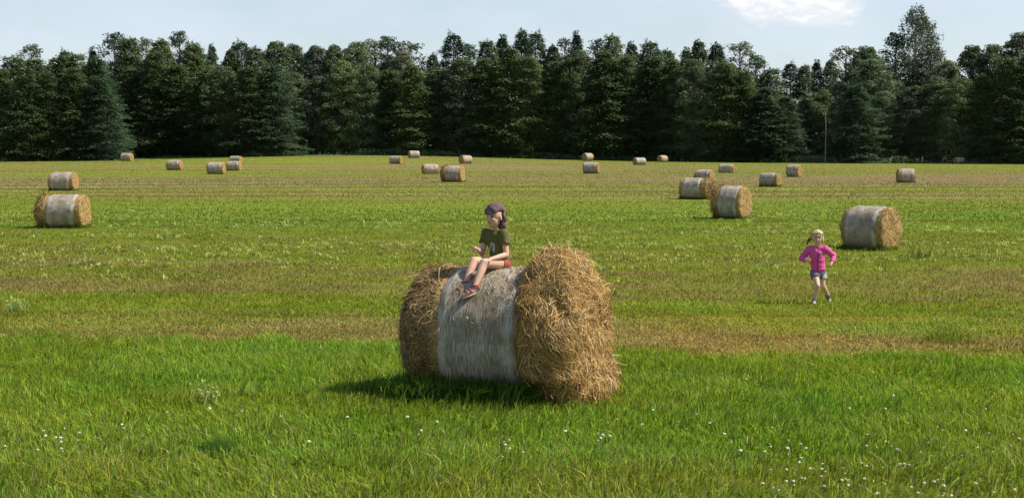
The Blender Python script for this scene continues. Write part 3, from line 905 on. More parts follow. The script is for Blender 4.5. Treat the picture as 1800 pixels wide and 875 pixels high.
    cone_seg(bm, Lh(-.065, .0, .06), Lh(-.088, .012, -.04), .058, .048)
    cone_seg(bm, Lh(-.088, .012, -.04), Lh(-.092, .018, -.125), .048, .030)
    me = bpy.data.meshes.new('headscarf'); bm.to_mesh(me); bm.free()
    me.polygons.foreach_set('use_smooth', np.ones(len(me.polygons), bool))
    sc = link('headscarf', local_me(me, org), M_SCARF, root)
    md = sc.modifiers.new('t', 'SOLIDIFY'); md.thickness = .008; md.offset = 0
    # sandals: sole and straps
    for (a, heel, ball, toe, d) in toes:
        bm = bmesh.new(); dn = Vector((0, 0, -.027))
        w = Vector((0, 0, 1)).cross(d).normalized(); n = d.cross(w)
        cone_seg(bm, a, a + Vector((0, 0, .012)), .034, .032, cap=False)
        for c0, r in ((ball - d * .03, .031), (ball + d * .01, .031), (heel, .031)):
            bmesh.ops.create_cone(bm, cap_ends=False, segments=18, radius1=r, radius2=r, depth=.016, matrix=Matrix.Translation(c0) @ d.to_track_quat('Z', 'Y').to_matrix().to_4x4())
        me = bpy.data.meshes.new('sandal'); bm.to_mesh(me); bm.free()
        so = link('sandal', local_me(me, org), M_SANDAL, root); sd = so.modifiers.new('t', 'SOLIDIFY'); sd.thickness = .005; sd.offset = 1
        bm = bmesh.new()
        base = (heel + toe) / 2 + dn
        mt = Matrix((d, w, n)).transposed().to_4x4(); mt.translation = base
        bmesh.ops.create_cone(bm, cap_ends=True, segments=24, radius1=1, radius2=1, depth=1, matrix=mt @ Matrix.Diagonal((.100, .036, .014, 1)))
        bmesh.ops.bevel(bm, geom=[e for e in bm.edges], offset=.003, segments=1, affect='EDGES')
        me = bpy.data.meshes.new('sole'); bm.to_mesh(me); bm.free()
        link('sole', local_me(me, org), M_SOLE, so)
build_sitter()

def build_runner():
    g = at(1433, 533); Y = g.y; D0 = lambda px, py, dy: P(px, py, Y + dy)
    org = g
    root = empty('person', org)
    tag(root, 'blond child in bright pink jacket running across the mown grass', 'person')
    hipR, hipL = D0(1432, 480, -.01), D0(1444, 480, .02); pel = (hipL + hipR) / 2
    shR, shL = D0(1422, 438, .03), D0(1450, 437, -.03); chest = (shL + shR) / 2
    hc = D0(1437, 418, -.05)
    knR, anR = D0(1437, 502, -.19), D0(1431, 527, -.10)
    knL, anL = D0(1446, 502, .0), D0(1456, 519, .31)
    elR, wrR = D0(1409, 455, .08), D0(1418, 457, -.15)
    elL, wrL = D0(1465, 449, .12), D0(1462, 462, -.02)
    Rm = frame((-.16, -.97, -.10)); s = 1.12
    bodyR = frame((-.18, -.98, -.0))
    mid = pel.lerp(chest, .5)
    bm = bmesh.new()
    ellip(bm, pel, (.085, .105, .09), bodyR); ellip(bm, mid, (.075, .092, .15), bodyR); ellip(bm, chest - Vector((0, 0, .06)), (.078, .12, .12), bodyR)
    cone_seg(bm, shL, shR, .042, .042); cone_seg(bm, chest, hc - Vector((0, 0, .05)), .040, .036)
    head_geo(bm, hc, Rm, s)
    for (h, k, a) in ((hipL, knL, anL), (hipR, knR, anR)):
        cone_seg(bm, h, k, .068, .047); m = k.lerp(a, .35); cone_seg(bm, k, m, .046, .044); cone_seg(bm, m, a, .044, .027)
    feet = []
    for (a, d) in ((anL, Vector((.25, -.45, -.8))), (anR, Vector((-.2, -.95, -.12)))):
        d.normalize(); up = Vector((0, 0, 1)) if abs(d.z) < .5 else Vector((.15, -.75, .5)).normalized()
        heel = a - d * .03 - up * .03; ball = a + d * .10 - up * .04; toe = a + d * .14 - up * .04
        cone_seg(bm, a, heel, .028, .028); cone_seg(bm, heel, ball, .028, .028); cone_seg(bm, ball, toe, .028, .018)
        feet.append((a, heel, ball, toe))
    for (sh, el, wr) in ((shL, elL, wrL), (shR, elR, wrR)):
        cone_seg(bm, sh, el, .040, .032); cone_seg(bm, el, wr, .031, .021)
    hand(bm, wrR, (wrR - elR).normalized() + Vector((.1, 0, 0)), (1, 0, -.2), 1.15, .9, 1)
    hand(bm, wrL, (wrL - elL).normalized() + Vector((-.1, 0, -.3)), (-1, .2, 0), 1.15, .9, -1)
    me = fuse('person', bm, .005, 2); paint_skin(me, hc, Rm, s, base=(.58, .36, .26))
    link('body', local_me(me, org), M_SKIN, root)
    # jacket
    bm = bmesh.new()
    [ellip(bm, (pel + Vector((0, 0, .075))).lerp(chest - Vector((0, 0, .06)), q), (.100 - .010 * q, .112 + .018 * q, .085), bodyR) for q in np.linspace(0, 1, 9)]
    cone_seg(bm, shL, shR, .055, .055); cone_seg(bm, chest, chest + Vector((0, 0, .045)), .062, .050, cap=False)
    for (sh, el, wr) in ((shL, elL, wrL), (shR, elR, wrR)):
        cone_seg(bm, sh, el, .055, .048); cone_seg(bm, el, el.lerp(wr, .85), .046, .036, cap=False)
    jm = fuse('jacket', bm, .007, 14)
    co = coords(jm); wr = fbm(co[:, 0] * 16, co[:, 1] * 16, co[:, 2] * 26, seed=808)
    nn = np.empty(len(co) * 3); jm.vertices.foreach_get('normal', nn); co = co + nn.reshape(-1, 3) * (.009 * wr[:, None] + .006)
    jm.vertices.foreach_set('co', co.ravel())
    co = coords(jm); l = (co - np.array(mid)) @ np.array(bodyR)
    col = np.tile(np.array([.60, .085, .29]), (len(co), 1))
    col[(np.abs(l[:, 1] + .004 * np.sin(l[:, 2] * 30)) < .009) & (l[:, 0] > 0)] = (.22, .02, .13)     # zip
    set_col(jm, col)
    link('jacket', local_me(jm, org), M_JACKET, root)
    # shorts
    bm = bmesh.new()
    ellip(bm, pel, (.098, .114, .080), bodyR)
    open_sleeve(bm, hipL, hipL.lerp(knL, .45), .085, .082); open_sleeve(bm, hipR, hipR.lerp(knR, .40), .085, .078)
    sm = fuse('shorts', bm, .007, 2); co = coords(sm); l = (co - np.array(pel)) @ np.array(bodyR)
    col = np.tile(np.array([.13, .12, .15]), (len(co), 1)); col[l[:, 1] > .075] = (.42, .42, .44)
    set_col(sm, col)
    link('shorts', local_me(sm, org), M_GREY, root)
    # hair with a pony tail, dark band
    bm = cap_mesh(hc, Rm, s, (.100, .088, .094), lambda p: (p.z > .045 - .30 * (p.x - .02) if p.x > .0 else True) and p.z > -.085)
    def Lh(f, l, u): return Vector(hc) + Rm @ Vector((f, l, u)) * s
    ellip(bm, Lh(-.030, .0, .035), (.092 * s, .092 * s, .090 * s), Rm)
    cone_seg(bm, Lh(-.07, -.05, .0), Lh(-.10, -.115, -.04), .030, .026); cone_seg(bm, Lh(-.10, -.115, -.04), Lh(-.09, -.15, -.12), .026, .009)
    ellip(bm, Lh(-.03, .075, -.02), (.045 * s, .022 * s, .06 * s), Rm)
    for _ in range(60):
        a = random.uniform(-1.9, 1.9); z0 = random.uniform(.0, .09)
        p0 = Lh(-.02 - .07 * math.cos(a) * .8, .083 * math.sin(a), z0); cone_seg(bm, p0, p0 + Vector((random.uniform(-.012, .012), 0, -random.uniform(.03, .08))), .005, .0025, 6, cap=False)
    me = bpy.data.meshes.new('hair'); bm.to_mesh(me); bm.free()
    me.polygons.foreach_set('use_smooth', np.ones(len(me.polygons), bool))
    co = coords(me); l = (co - np.array(hc)) @ np.array(Rm) / s
    col = np.tile(np.array([.52, .38, .21]), (len(co), 1)) * (1 + .25 * np.sin(l[:, 1:2] * 160))
    col[l[:, 1] < -.088] = (.09, .055, .035)
    set_col(me, col)
    ho = link('hair', local_me(me, org), M_HAIR, root); md = ho.modifiers.new('t', 'SOLIDIFY'); md.thickness = .006
    # headband
    bm = bmesh.new()
    for k in range(41):
        a = -1.75 + 3.5 * k / 40
        p = Lh(-.012 + .092 * math.cos(a) - .004, .091 * math.sin(a), .088 - .02 * abs(a))
        if k: cone_seg(bm, prev, p, .008, .008, 8)
        prev = p
    me = bpy.data.meshes.new('headband'); bm.to_mesh(me); bm.free()
    link('headband', local_me(me, org), solid_material('band_cloth', (.30, .24, .18), amount=.3), ho)
    for (a, heel, ball, toe) in feet:
        bm = bmesh.new(); cone_seg(bm, heel, ball, .037, .036); cone_seg(bm, ball, toe, .036, .026); cone_seg(bm, a, heel, .037, .036, cap=True)
        sm = fuse('shoe', bm, .007, 2); col = np.tile(np.array([.10, .10, .11]), (len(sm.vertices), 1))
        co = coords(sm); dd = np.array((toe - heel).normalized()); tt = (co - np.array(heel)) @ dd
        col[(tt > .10)] = (.40, .40, .40)
        set_col(sm, col)
        link('shoe', local_me(sm, org), M_SHOE, root)
build_runner()

# ------------------------------------------------------------------ trees
def rhombs(C, U, Vv, col):
    n = len(C)
    bend = np.cross(U, Vv); bend /= (np.linalg.norm(bend, axis=1, keepdims=True) + 1e-9)
    lift = np.linalg.norm(Vv, axis=1, keepdims=True) * .35
    V = np.stack([C - U, C - Vv - bend * lift, C + U, C + Vv - bend * lift], 1).reshape(-1, 3)
    k = np.arange(n)[:, None] * 4
    t = np.concatenate([k + np.array([0, 1, 2]), k + np.array([0, 2, 3])])
    return V, t, np.repeat(col, 4, 0)

def conifer(seed, H=22, Rm=3.6, power=.75, tiers=26, per=9, gcol=(.030, .060, .018), sp=.8, base=.02, lumpy=.3, ragged=.3):
    rng = np.random.default_rng(seed)
    bm = bmesh.new(); tube(bm, [(0, 0, -.3), (0, 0, H * .5), (0, 0, H * .96)], [.32, .2, .03])
    C = []; U = []; W = []; K = []
    for i in range(tiers):
        t = ((i + rng.uniform(-.3, .3)) / tiers); t = min(max(t, 0), 1) ** .86
        z = H * (base + (1 - base) * t)
        rr = Rm * (1 - t) ** power * (.75 + .25 * min(1, t * 6)) + .18
        n = max(4, int(per * (1 - .5 * t)))
        a0 = rng.uniform(0, 2 * PI)
        for k in range(n):
            a = a0 + 2 * PI * k / n + rng.normal(0, .2)
            r = rr * (1 - lumpy * abs(rng.normal(0, .6)) + .12 * rng.random()); r = max(r, .25)
            dv = np.array([math.cos(a), math.sin(a), 0.0])
            droop = rng.uniform(-.05, .30) * (1 - t * .9)
            zz = z + rng.normal(0, .42)
            if k % 2 == 0 and r > .8: tube(bm, [(0, 0, zz), tuple(dv * r * .8 + np.array([0, 0, zz - droop * r * .6]))], [.05, .015], 4)
            m = int(20 + 19 * r)
            pad = rng.random(m) < .68
            f = np.where(pad, rng.normal(.86, .20, m), rng.uniform(.2, 1, m)).clip(.1, 1.12)
            side = np.where(pad, rng.normal(0, .16 * r + .12, m), rng.normal(0, .12 * r + .08, m))
            sv = np.array([-dv[1], dv[0], 0])
            c = dv * (r * f)[:, None] + sv * side[:, None] + np.array([0, 0, zz]) + np.stack([np.zeros(m), np.zeros(m), -droop * r * f ** 1.6 + rng.normal(0, .22, m) - .35 * np.abs(side)], 1)
            # spray direction: outward, turned sideways, drooping tip
            dr = dv * 1.0 + sv * (np.sign(side) * rng.uniform(.1, .9, m))[:, None]; dr[:, 2] = rng.normal(-.15, .28, m)
            dr /= np.linalg.norm(dr, axis=1, keepdims=True)
            u = dr * (rng.uniform(.17, .36, m) * sp)[:, None]
            up = np.tile(np.array([0, 0, 1.0]), (m, 1)) + rng.normal(0, .32, (m, 3))
            w = np.cross(up, dr); w /= np.linalg.norm(w, axis=1, keepdims=True)
            w *= (rng.uniform(.085, .16, m) * sp)[:, None]
            C.append(c); U.append(u); W.append(w)
            K.append(np.tile(np.array(gcol), (m, 1)) * rng.uniform(.8, 1.2, (m, 1)) * rng.uniform(.75, 1.25))
    # inner fill so that the sky does not show between the tiers
    m = 4200; tt = rng.random(m) ** .9 * .97
    rr = (Rm * (1 - tt) ** power * (.75 + .25 * np.minimum(1, tt * 6)) + .18) * .74 * np.sqrt(rng.random(m))
    aa = rng.uniform(0, 2 * PI, m)
    c = np.stack([np.cos(aa) * rr, np.sin(aa) * rr, H * (base + (1 - base) * tt)], 1)
    dr = np.stack([np.cos(aa), np.sin(aa), rng.normal(-.1, .5, m)], 1); dr /= np.linalg.norm(dr, axis=1, keepdims=True)
    w = np.cross(dr, rng.normal(0, 1, (m, 3)) + np.array([0, 0, 1.2])); w /= np.linalg.norm(w, axis=1, keepdims=True)
    C.append(c); U.append(dr * rng.uniform(.2, .38, (m, 1)) * sp); W.append(w * rng.uniform(.10, .19, (m, 1)) * sp); K.append(np.tile(np.array(gcol), (m, 1)) * rng.uniform(.65, 1.3, (m, 1)))
    # leader
    m = 14; zt = H * (1 - .10 * rng.random(m)); c = np.stack([rng.normal(0, .16, m), rng.normal(0, .16, m), zt], 1)
    dr = np.stack([rng.normal(0, .5, m), rng.normal(0, .5, m), np.full(m, .9)], 1); dr /= np.linalg.norm(dr, axis=1, keepdims=True)
    w = np.cross(dr, rng.normal(0, 1, (m, 3))); w /= np.linalg.norm(w, axis=1, keepdims=True)
    C.append(c); U.append(dr * .35); W.append(w * .12); K.append(np.tile(np.array(gcol), (m, 1)))
    V, t, col = rhombs(np.concatenate(C), np.concatenate(U), np.concatenate(W), np.concatenate(K))
    return bm_mesh('trunk', bm), np_mesh('crown', V, [t], col)

def broadleaf(seed, H=20, R=4.2, zlow=.12, clumps=60, leaves=90, size=.24, gcol=(.045, .085, .020), gap=.25, cs=1.0, top=1.0, hang=0.0, pale=False):
    """limbs carrying irregular leaf clumps inside an uneven envelope"""
    rng = np.random.default_rng(seed)
    bm = bmesh.new()
    lean = rng.normal(0, .25, 2)
    tube(bm, [(0, 0, -.3), (lean[0] * .5, lean[1] * .5, H * .4), (lean[0], lean[1], H * .75), (lean[0] * 1.2, lean[1] * 1.2, H * .95)], [.30, .22, .10, .02])
    C = []; U = []; W = []; K = []
    for i in range(clumps):
        t = zlow + (1 - zlow) * (.985 * rng.random() ** .85)
        tt = (t - zlow) / (1 - zlow); prof = (math.sin(PI * min(1, tt ** .8 * .55 + .12)) ** .6) * (1 - tt ** 3.2) ** .6 + .05
        if top > 1: prof *= (1.10 - .30 * t)
        a = rng.uniform(0, 2 * PI); r = R * prof * math.sqrt(rng.uniform(.12, 1)) * rng.uniform(.8, 1.12)
        z = H * t * .96
        p = np.array([math.cos(a) * r + lean[0] * t, math.sin(a) * r + lean[1] * t, z])
        st = (lean[0] * t * .8, lean[1] * t * .8, max(z - r * .8, H * .08))
        tube(bm, [st, tuple(p * np.array([.6, .6, 1]) + np.array([0, 0, -r * .15])), tuple(p)], [.07 * (1 - t) + .025, .035, .012], 4)
        cr = cs * rng.uniform(.55, 1.15) * (1.0 - .35 * t)
        m = int(leaves * rng.uniform(.6, 1.2))
        d = rng.normal(0, 1, (m, 3)); d /= np.linalg.norm(d, axis=1, keepdims=True)
        rad = cr * rng.uniform(.35, 1, m) ** .5
        c = p + d * rad[:, None] * np.array([1.15, 1.15, .75])
        if hang: c[:, 2] -= rng.random(m) * hang
        nr = d * .6 + rng.normal(0, .5, (m, 3)) + np.array([0, 0, .35]); nr /= np.linalg.norm(nr, axis=1, keepdims=True)
        u = np.cross(nr, rng.normal(0, 1, (m, 3))); u /= np.linalg.norm(u, axis=1, keepdims=True)
        w = np.cross(nr, u)
        sz = rng.uniform(.6, 1.3, (m, 1)) * size
        C.append(c); U.append(u * sz); W.append(w * sz * .6)
        K.append(np.tile(np.array(gcol), (m, 1)) * rng.uniform(.65, 1.4, (m, 1)) * rng.uniform(.75, 1.3))
    V, t, col = rhombs(np.concatenate(C), np.concatenate(U), np.concatenate(W), np.concatenate(K))
    return bm_mesh('trunk', bm), np_mesh('crown', V, [t], col)

DG = (.060, .108, .050); MG = (.090, .138, .046); BG = (.108, .130, .064); LG = (.092, .142, .056)
KINDS = {}
def reg(kind, variants, height, bark):
    KINDS[kind] = (variants, height, bark)
reg('spruce', [conifer(1, 22, 4.7, .52, 21, 11, DG, lumpy=.5), conifer(2, 22, 5.1, .46, 20, 11, DG, lumpy=.55), conifer(3, 22, 4.5, .56, 22, 11, DG, lumpy=.5)], 22, M_BARK)
reg('fir', [conifer(11, 22, 5.2, .38, 21, 12, MG, sp=.9, lumpy=.6), conifer(12, 22, 5.6, .45, 20, 12, MG, sp=.95, lumpy=.65), conifer(13, 22, 5.0, .35, 22, 11, MG, sp=.85, lumpy=.65)], 22, M_BARK)
reg('leafy', [broadleaf(21, 20, 4.4, .05, 230, 100, .155, MG, cs=1.35), broadleaf(22, 20, 4.9, .05, 240, 100, .155, LG, cs=1.4), broadleaf(23, 20, 4.1, .07, 220, 100, .155, BG, cs=1.3)], 20, M_BARK)
reg('sparse', [broadleaf(31, 22, 4.0, .15, 170, 34, .17, BG, cs=1.15), broadleaf(32, 22, 3.7, .18, 160, 32, .17, DG, cs=1.1)], 22, M_BARK)
reg('birch', [broadleaf(41, 27, 6.2, .18, 240, 38, .16, (.060, .086, .038), cs=.9, hang=1.5, top=1.5), broadleaf(42, 27, 5.4, .18, 220, 34, .16, (.060, .086, .038), cs=.9, hang=1.5, top=1.5)], 27, M_PALEBARK)

# px, top y, depth, kind, width factor
TREES = [
 (-45, 100, 232, 'fir', 1.1), (-8, 104, 224, 'fir', 1.0), (28, 96, 226, 'fir', 1.05), (62, 66, 250, 'sparse', 1.0), (68, 100, 222, 'fir', 1.0), (105, 96, 225, 'fir', 1.0), (140, 92, 228, 'fir', 1.05), (172, 98, 226, 'spruce', 1.25),
 (120, 86, 262, 'spruce', .9), (168, 84, 262, 'spruce', .8),
 (207, 46, 262, 'sparse', 1.05), (232, 62, 256, 'fir', .9), (262, 54, 262, 'sparse', .9), (290, 66, 256, 'fir', .9), (314, 44, 262, 'sparse', 1.05), (338, 72, 258, 'fir', .8), (362, 80, 260, 'fir', .8),
 (376, 76, 264, 'spruce', .7), (404, 84, 252, 'fir', .8), (432, 70, 264, 'spruce', .9), (452, 80, 252, 'fir', .8), (415, 76, 266, 'spruce', .7),
 (492, 66, 262, 'leafy', 1.0), (524, 70, 264, 'leafy', .9), (556, 74, 262, 'leafy', .9), (590, 72, 262, 'leafy', .9), (628, 66, 264, 'leafy', 1.0), (662, 58, 268, 'sparse', 1.3), (690, 54, 268, 'sparse', 1.3), (722, 62, 266, 'sparse', 1.2), (705, 84, 260, 'leafy', 1.0),
 (765, 92, 268, 'spruce', .8), (800, 56, 262, 'spruce', 1.15), (826, 68, 266, 'sparse', .8), (858, 68, 262, 'fir', .8), (886, 62, 264, 'spruce', 1.0), (918, 50, 264, 'spruce', 1.0), (942, 54, 266, 'spruce', 1.0), (968, 76, 262, 'fir', .8),
 (992, 54, 266, 'sparse', .8), (1014, 56, 264, 'spruce', .9), (1050, 58, 264, 'sparse', .9), (1078, 58, 262, 'fir', .75), (1104, 72, 264, 'spruce', 1.0), (1146, 70, 258, 'spruce', 1.15), (1172, 84, 264, 'fir', .7),
 (1204, 84, 262, 'spruce', .9), (1228, 68, 256, 'fir', .9), (1256, 74, 258, 'spruce', 1.1), (1300, 62, 262, 'sparse', 1.25), (1330, 88, 260, 'sparse', 1.1), (1352, 118, 252, 'fir', 1.0),
 (1388, 108, 292, 'spruce', 1.0), (1410, 112, 290, 'fir', .8), (1432, 106, 292, 'spruce', .9), (1456, 104, 290, 'fir', .8),
 (1482, 70, 258, 'sparse', 1.1), (1508, 74, 256, 'leafy', .9), (1534, 96, 246, 'leafy', 1.1), (1594, -6, 262, 'birch', 1.0), (1618, 14, 265, 'birch', .9), (1564, 46, 262, 'sparse', 1.3), (1634, 72, 260, 'sparse', 1.3), (1660, 100, 250, 'leafy', 1.0),
 (1700, 72, 252, 'leafy', .9), (1738, 70, 250, 'leafy', 1.0), (1780, 50, 250, 'leafy', 1.05), (1822, 56, 250, 'fir', 1.0),
 # front row
 (8, 118, 214, 'fir', .85), (50, 128, 213, 'fir', .85), (92, 122, 214, 'fir', .85), (132, 118, 215, 'fir', .9), (180, 132, 216, 'spruce', 1.5),
 (236, 110, 246, 'fir', 1.0), (276, 106, 245, 'fir', 1.0), (318, 104, 246, 'fir', 1.0), (358, 112, 244, 'fir', 1.0), (400, 116, 242, 'fir', 1.0), (440, 110, 240, 'fir', 1.0), (478, 122, 242, 'spruce', 1.35),
 (520, 112, 252, 'leafy', 1.0), (560, 120, 250, 'leafy', 1.0), (602, 108, 250, 'leafy', 1.0), (645, 114, 250, 'leafy', 1.0), (688, 110, 250, 'fir', 1.05), (728, 104, 248, 'fir', 1.0),
 (772, 112, 249, 'fir', 1.0), (812, 104, 248, 'fir', 1.0), (852, 98, 247, 'fir', 1.0), (894, 94, 246, 'fir', 1.0), (936, 100, 245, 'fir', 1.0), (976, 106, 246, 'fir', 1.0), (1016, 98, 245, 'fir', 1.0), (1060, 90, 244, 'fir', 1.05), (1100, 104, 245, 'fir', 1.0), (1142, 108, 244, 'fir', 1.0), (1184, 112, 243, 'fir', 1.0), (1222, 106, 240, 'fir', 1.05), (1266, 112, 238, 'fir', 1.1), (1306, 130, 238, 'fir', 1.0), (1342, 148, 236, 'spruce', 1.5), (1376, 170, 238, 'spruce', 1.3),
 (1412, 158, 258, 'leafy', .8), (1450, 160, 254, 'leafy', .8), (1503, 138, 234, 'spruce', 1.5), (1556, 150, 240, 'leafy', .9), (1600, 150, 238, 'leafy', 1.0), (1640, 142, 238, 'leafy', 1.0), (1682, 128, 234, 'leafy', 1.0), (1722, 118, 232, 'fir', 1.0), (1762, 108, 230, 'fir', 1.05), (1804, 100, 230, 'fir', 1.1),
]
ADJ = {'spruce': 'dark pointed spruce', 'fir': 'bushy dark green conifer', 'leafy': 'rounded leafy tree', 'sparse': 'thin crowned tree', 'birch': 'tallest airy birch'}
NAME = {'spruce': 'spruce_tree', 'fir': 'conifer_tree', 'leafy': 'leafy_tree', 'sparse': 'sparse_tree', 'birch': 'birch_tree'}
def place_phrase(px):
    t = px / 1800 * 100
    if t < 1: return 'at the very left edge of the photo'
    if t > 99.3: return 'at the very right edge of the photo'
    return '%.0f percent across from the left edge' % t
def build_trees():
    rng = random.Random(3); cnt = {}
    for idx, (px, ty, d, kind, wf) in enumerate(TREES):
        ty0 = ty
        if idx > 68: ty += rng.uniform(-18, 14)
        if idx > 68 and kind == 'fir' and idx % 5 == 2: kind = 'leafy'
        var, H0, bark = KINDS[kind]; c = cnt.get(kind, 0); cnt[kind] = c + 1
        tr, cr = var[c % len(var)]
        x = (px - CX) / F * d; z = float(terrain(x, d))
        top = P(px, ty, d).z; h = top - z
        r = empty(NAME[kind], (x, d, z - .05), rng.uniform(0, 2 * PI))
        wsc = wf * (.55 + .45 * h / H0) * rng.uniform(.95, 1.22)
        r.scale = (wsc, wsc, h / H0); r.rotation_euler = (rng.gauss(0, .018), rng.gauss(0, .018), rng.uniform(0, 2 * PI))
        link('trunk', tr, bark, r); link('crown', cr, M_FOL, r)
        front = idx > 68
        if kind == 'birch': lab = ('tallest airy birch rising high above the forest skyline' if ty < 0 else 'second tallest airy birch, close beside the tallest one')
        elif front: lab = '%s in front forest row, %s' % (ADJ[kind], place_phrase(px))
        else: lab = '%s on the skyline, %s' % (ADJ[kind], place_phrase(px))
        tag(r, lab, 'tree', 'trees along the forest edge')
build_trees()

SKY_PX = [-200, 0, 60, 200, 330, 400, 600, 760, 1000, 1250, 1330, 1370, 1460, 1480, 1560, 1800, 2000]
SKY_TY = [110, 120, 118, 90, 90, 105, 92, 110, 90, 100, 130, 155, 135, 115, 115, 100, 100]
def build_forest_mass():
    """the dark depth of the wood behind the edge trees"""
    rng = np.random.default_rng(91); n = 76000
    px = rng.uniform(-480, 2280, n); d = rng.uniform(268, 310, n)
    x = (px - CX) / F * d; z0 = terrain(x, d)
    ty = np.interp(px, SKY_PX, SKY_TY)
    top = HC + (HZ - ty) / F * d
    lump = .82 + .16 * vnoise(x * .28, d * .1, seed=61)
    z = z0 + (top - z0) * lump * rng.random(n) ** .8
    C = np.stack([x, d, z], 1)
    nr = rng.normal(0, 1, (n, 3)) + np.array([0, -.8, .6]); nr /= np.linalg.norm(nr, axis=1, keepdims=True)
    u = np.cross(nr, rng.normal(0, 1, (n, 3))); u /= np.linalg.norm(u, axis=1, keepdims=True); w = np.cross(nr, u)
    s = rng.uniform(.45, .95, (n, 1))
    V, t, c = rhombs(C, u * s, w * s * .6, np.tile(np.array(DG), (n, 1)) * rng.uniform(.6, 1.3, (n, 1)))
    o = link('forest', np_mesh('forest', V, [t], c), M_FOL); tag(o, 'dark depth of the wood behind the edge trees', 'forest', kind='stuff')
    # low growth in the grass along the foot of the trees
    n = 33000
    px = rng.uniform(-300, 2100, n); dd = np.interp(px, [0, 190, 230, 480, 520, 1200, 1400, 1800], [211, 213, 240, 238, 245, 240, 232, 227])
    d = dd + np.abs(rng.normal(0, 3.0, n))
    x = (px - CX) / F * d
    hmax = .5 + .9 * np.clip(vnoise(x * .22, x * 0, seed=71), -.4, 1) + .5 * np.exp(-((px - 1420) / 90) ** 2)
    z = terrain(x, d) + rng.random(n) * hmax.clip(.15)
    C = np.stack([x, d, z], 1)
    nr = rng.normal(0, .7, (n, 3)) + np.array([0, -.3, .7]); nr /= np.linalg.norm(nr, axis=1, keepdims=True)
    u = np.cross(nr, rng.normal(0, 1, (n, 3))); u /= np.linalg.norm(u, axis=1, keepdims=True); w = np.cross(nr, u)
    s = rng.uniform(.10, .28, (n, 1))
    V, t, c = rhombs(C, u * s, w * s * .5, np.tile(np.array([.10, .15, .06]), (n, 1)) * rng.uniform(.6, 1.4, (n, 1)))
    o = link('undergrowth', np_mesh('undergrowth', V, [t], c), M_FOL); tag(o, 'low rough growth along the foot of the forest edge', 'undergrowth', kind='stuff')
build_forest_mass()

def build_bare_trunk():
    d = 231.0; x = (1449 - CX) / F * d; z = float(terrain(x, d))
    r = empty('birch_sapling', (x, d, z)); tag(r, 'slim pale bare trunk bending over at its top before the dark trees', 'tree')
    bm = bmesh.new(); pts = [(0, 0, -.2), (.05, 0, 4), (0, 0, 7.6), (-.3, 0, 9.2), (-1.0, 0, 10.2), (-1.9, 0, 10.8)]
    tube(bm, pts, [.10, .085, .07, .05, .035, .02], 8); link('trunk', bm_mesh('trunk', bm), M_GREYBARK, r)
    rng = np.random.default_rng(4); n = 500
    t = rng.random(n); C = np.stack([-.3 - 1.7 * t + rng.normal(0, .3, n), rng.normal(0, .35, n), 9.2 + 1.6 * t ** .7 - rng.random(n) * 1.2], 1)
    u = rng.normal(0, 1, (n, 3)); u /= np.linalg.norm(u, axis=1, keepdims=True); w = np.cross(u, rng.normal(0, 1, (n, 3))); w /= np.linalg.norm(w, axis=1, keepdims=True)
    V, tt, c = rhombs(C, u * .16, w * .09, np.tile(np.array(BG), (n, 1)) * rng.uniform(.6, 1.4, (n, 1)))
    link('crown', np_mesh('crown', V, [tt], c), M_FOL, r)
build_bare_trunk()

def bush(px, py, wpx, hpx, label, col, seed):
    g = at(px, py) or Vector(((px - CX) / F * 236, 236, float(terrain((px - CX) / F * 236, 236))))
    rng = np.random.default_rng(seed); w = wpx * g.y / F / 2; h = hpx * g.y / F; n = int(500)
    r = empty('bush', g); tag(r, label, 'bush', 'bushes at the forest foot')
    a = rng.uniform(0, 2 * PI, n); q = np.sqrt(rng.random(n)); zz = rng.random(n)
    lp = 1 + .3 * np.sin(a * 3 + seed)
    C = np.stack([np.cos(a) * q * w * lp * (1 - .6 * zz ** 2), np.sin(a) * q * w * (1 - .6 * zz ** 2), zz * h], 1)
    u = rng.normal(0, 1, (n, 3)); u[:, 2] += .4; u /= np.linalg.norm(u, axis=1, keepdims=True); v = np.cross(u, rng.normal(0, 1, (n, 3))); v /= np.linalg.norm(v, axis=1, keepdims=True)
    s = rng.uniform(.1, .22, (n, 1)) * (.5 + h / 3)
    V, t, c = rhombs(C, u * s, v * s * .5, np.tile(np.array(col), (n, 1)) * rng.uniform(.6, 1.4, (n, 1)))
    link('foliage', np_mesh('foliage', V, [t], c), M_FOL, r)
    bm = bmesh.new()
    for k in range(5):
        aa = rng.uniform(0, 2 * PI); tube(bm, [(0, 0, -.05), (math.cos(aa) * w * .4, math.sin(aa) * w * .4, h * .7)], [.03, .01], 4)
    link('stem', bm_mesh('stem', bm), M_BARK, r)
for i, (px, py, w, h, lab) in enumerate([
    (1598, 286, 24, 24, 'pale grey green pointed bush left of the tiny bale at right'),
    (1414, 284, 16, 30, 'thin grey weed bush left of the slim pale trunk'),
    (1345, 284, 60, 9, 'low wide bush strip left of the slim pale trunk'),
    (1490, 285, 60, 10, 'low wide bush right of the slim pale trunk'),
    (1645, 287, 26, 13, 'small bush between the pointed bush and the tiny bale at right'),
    (30, 280, 40, 10, 'low bush at the forest foot near the left edge of the photo')]):
    bush(px, py, w, h, lab, (.075, .10, .05), 500 + i)

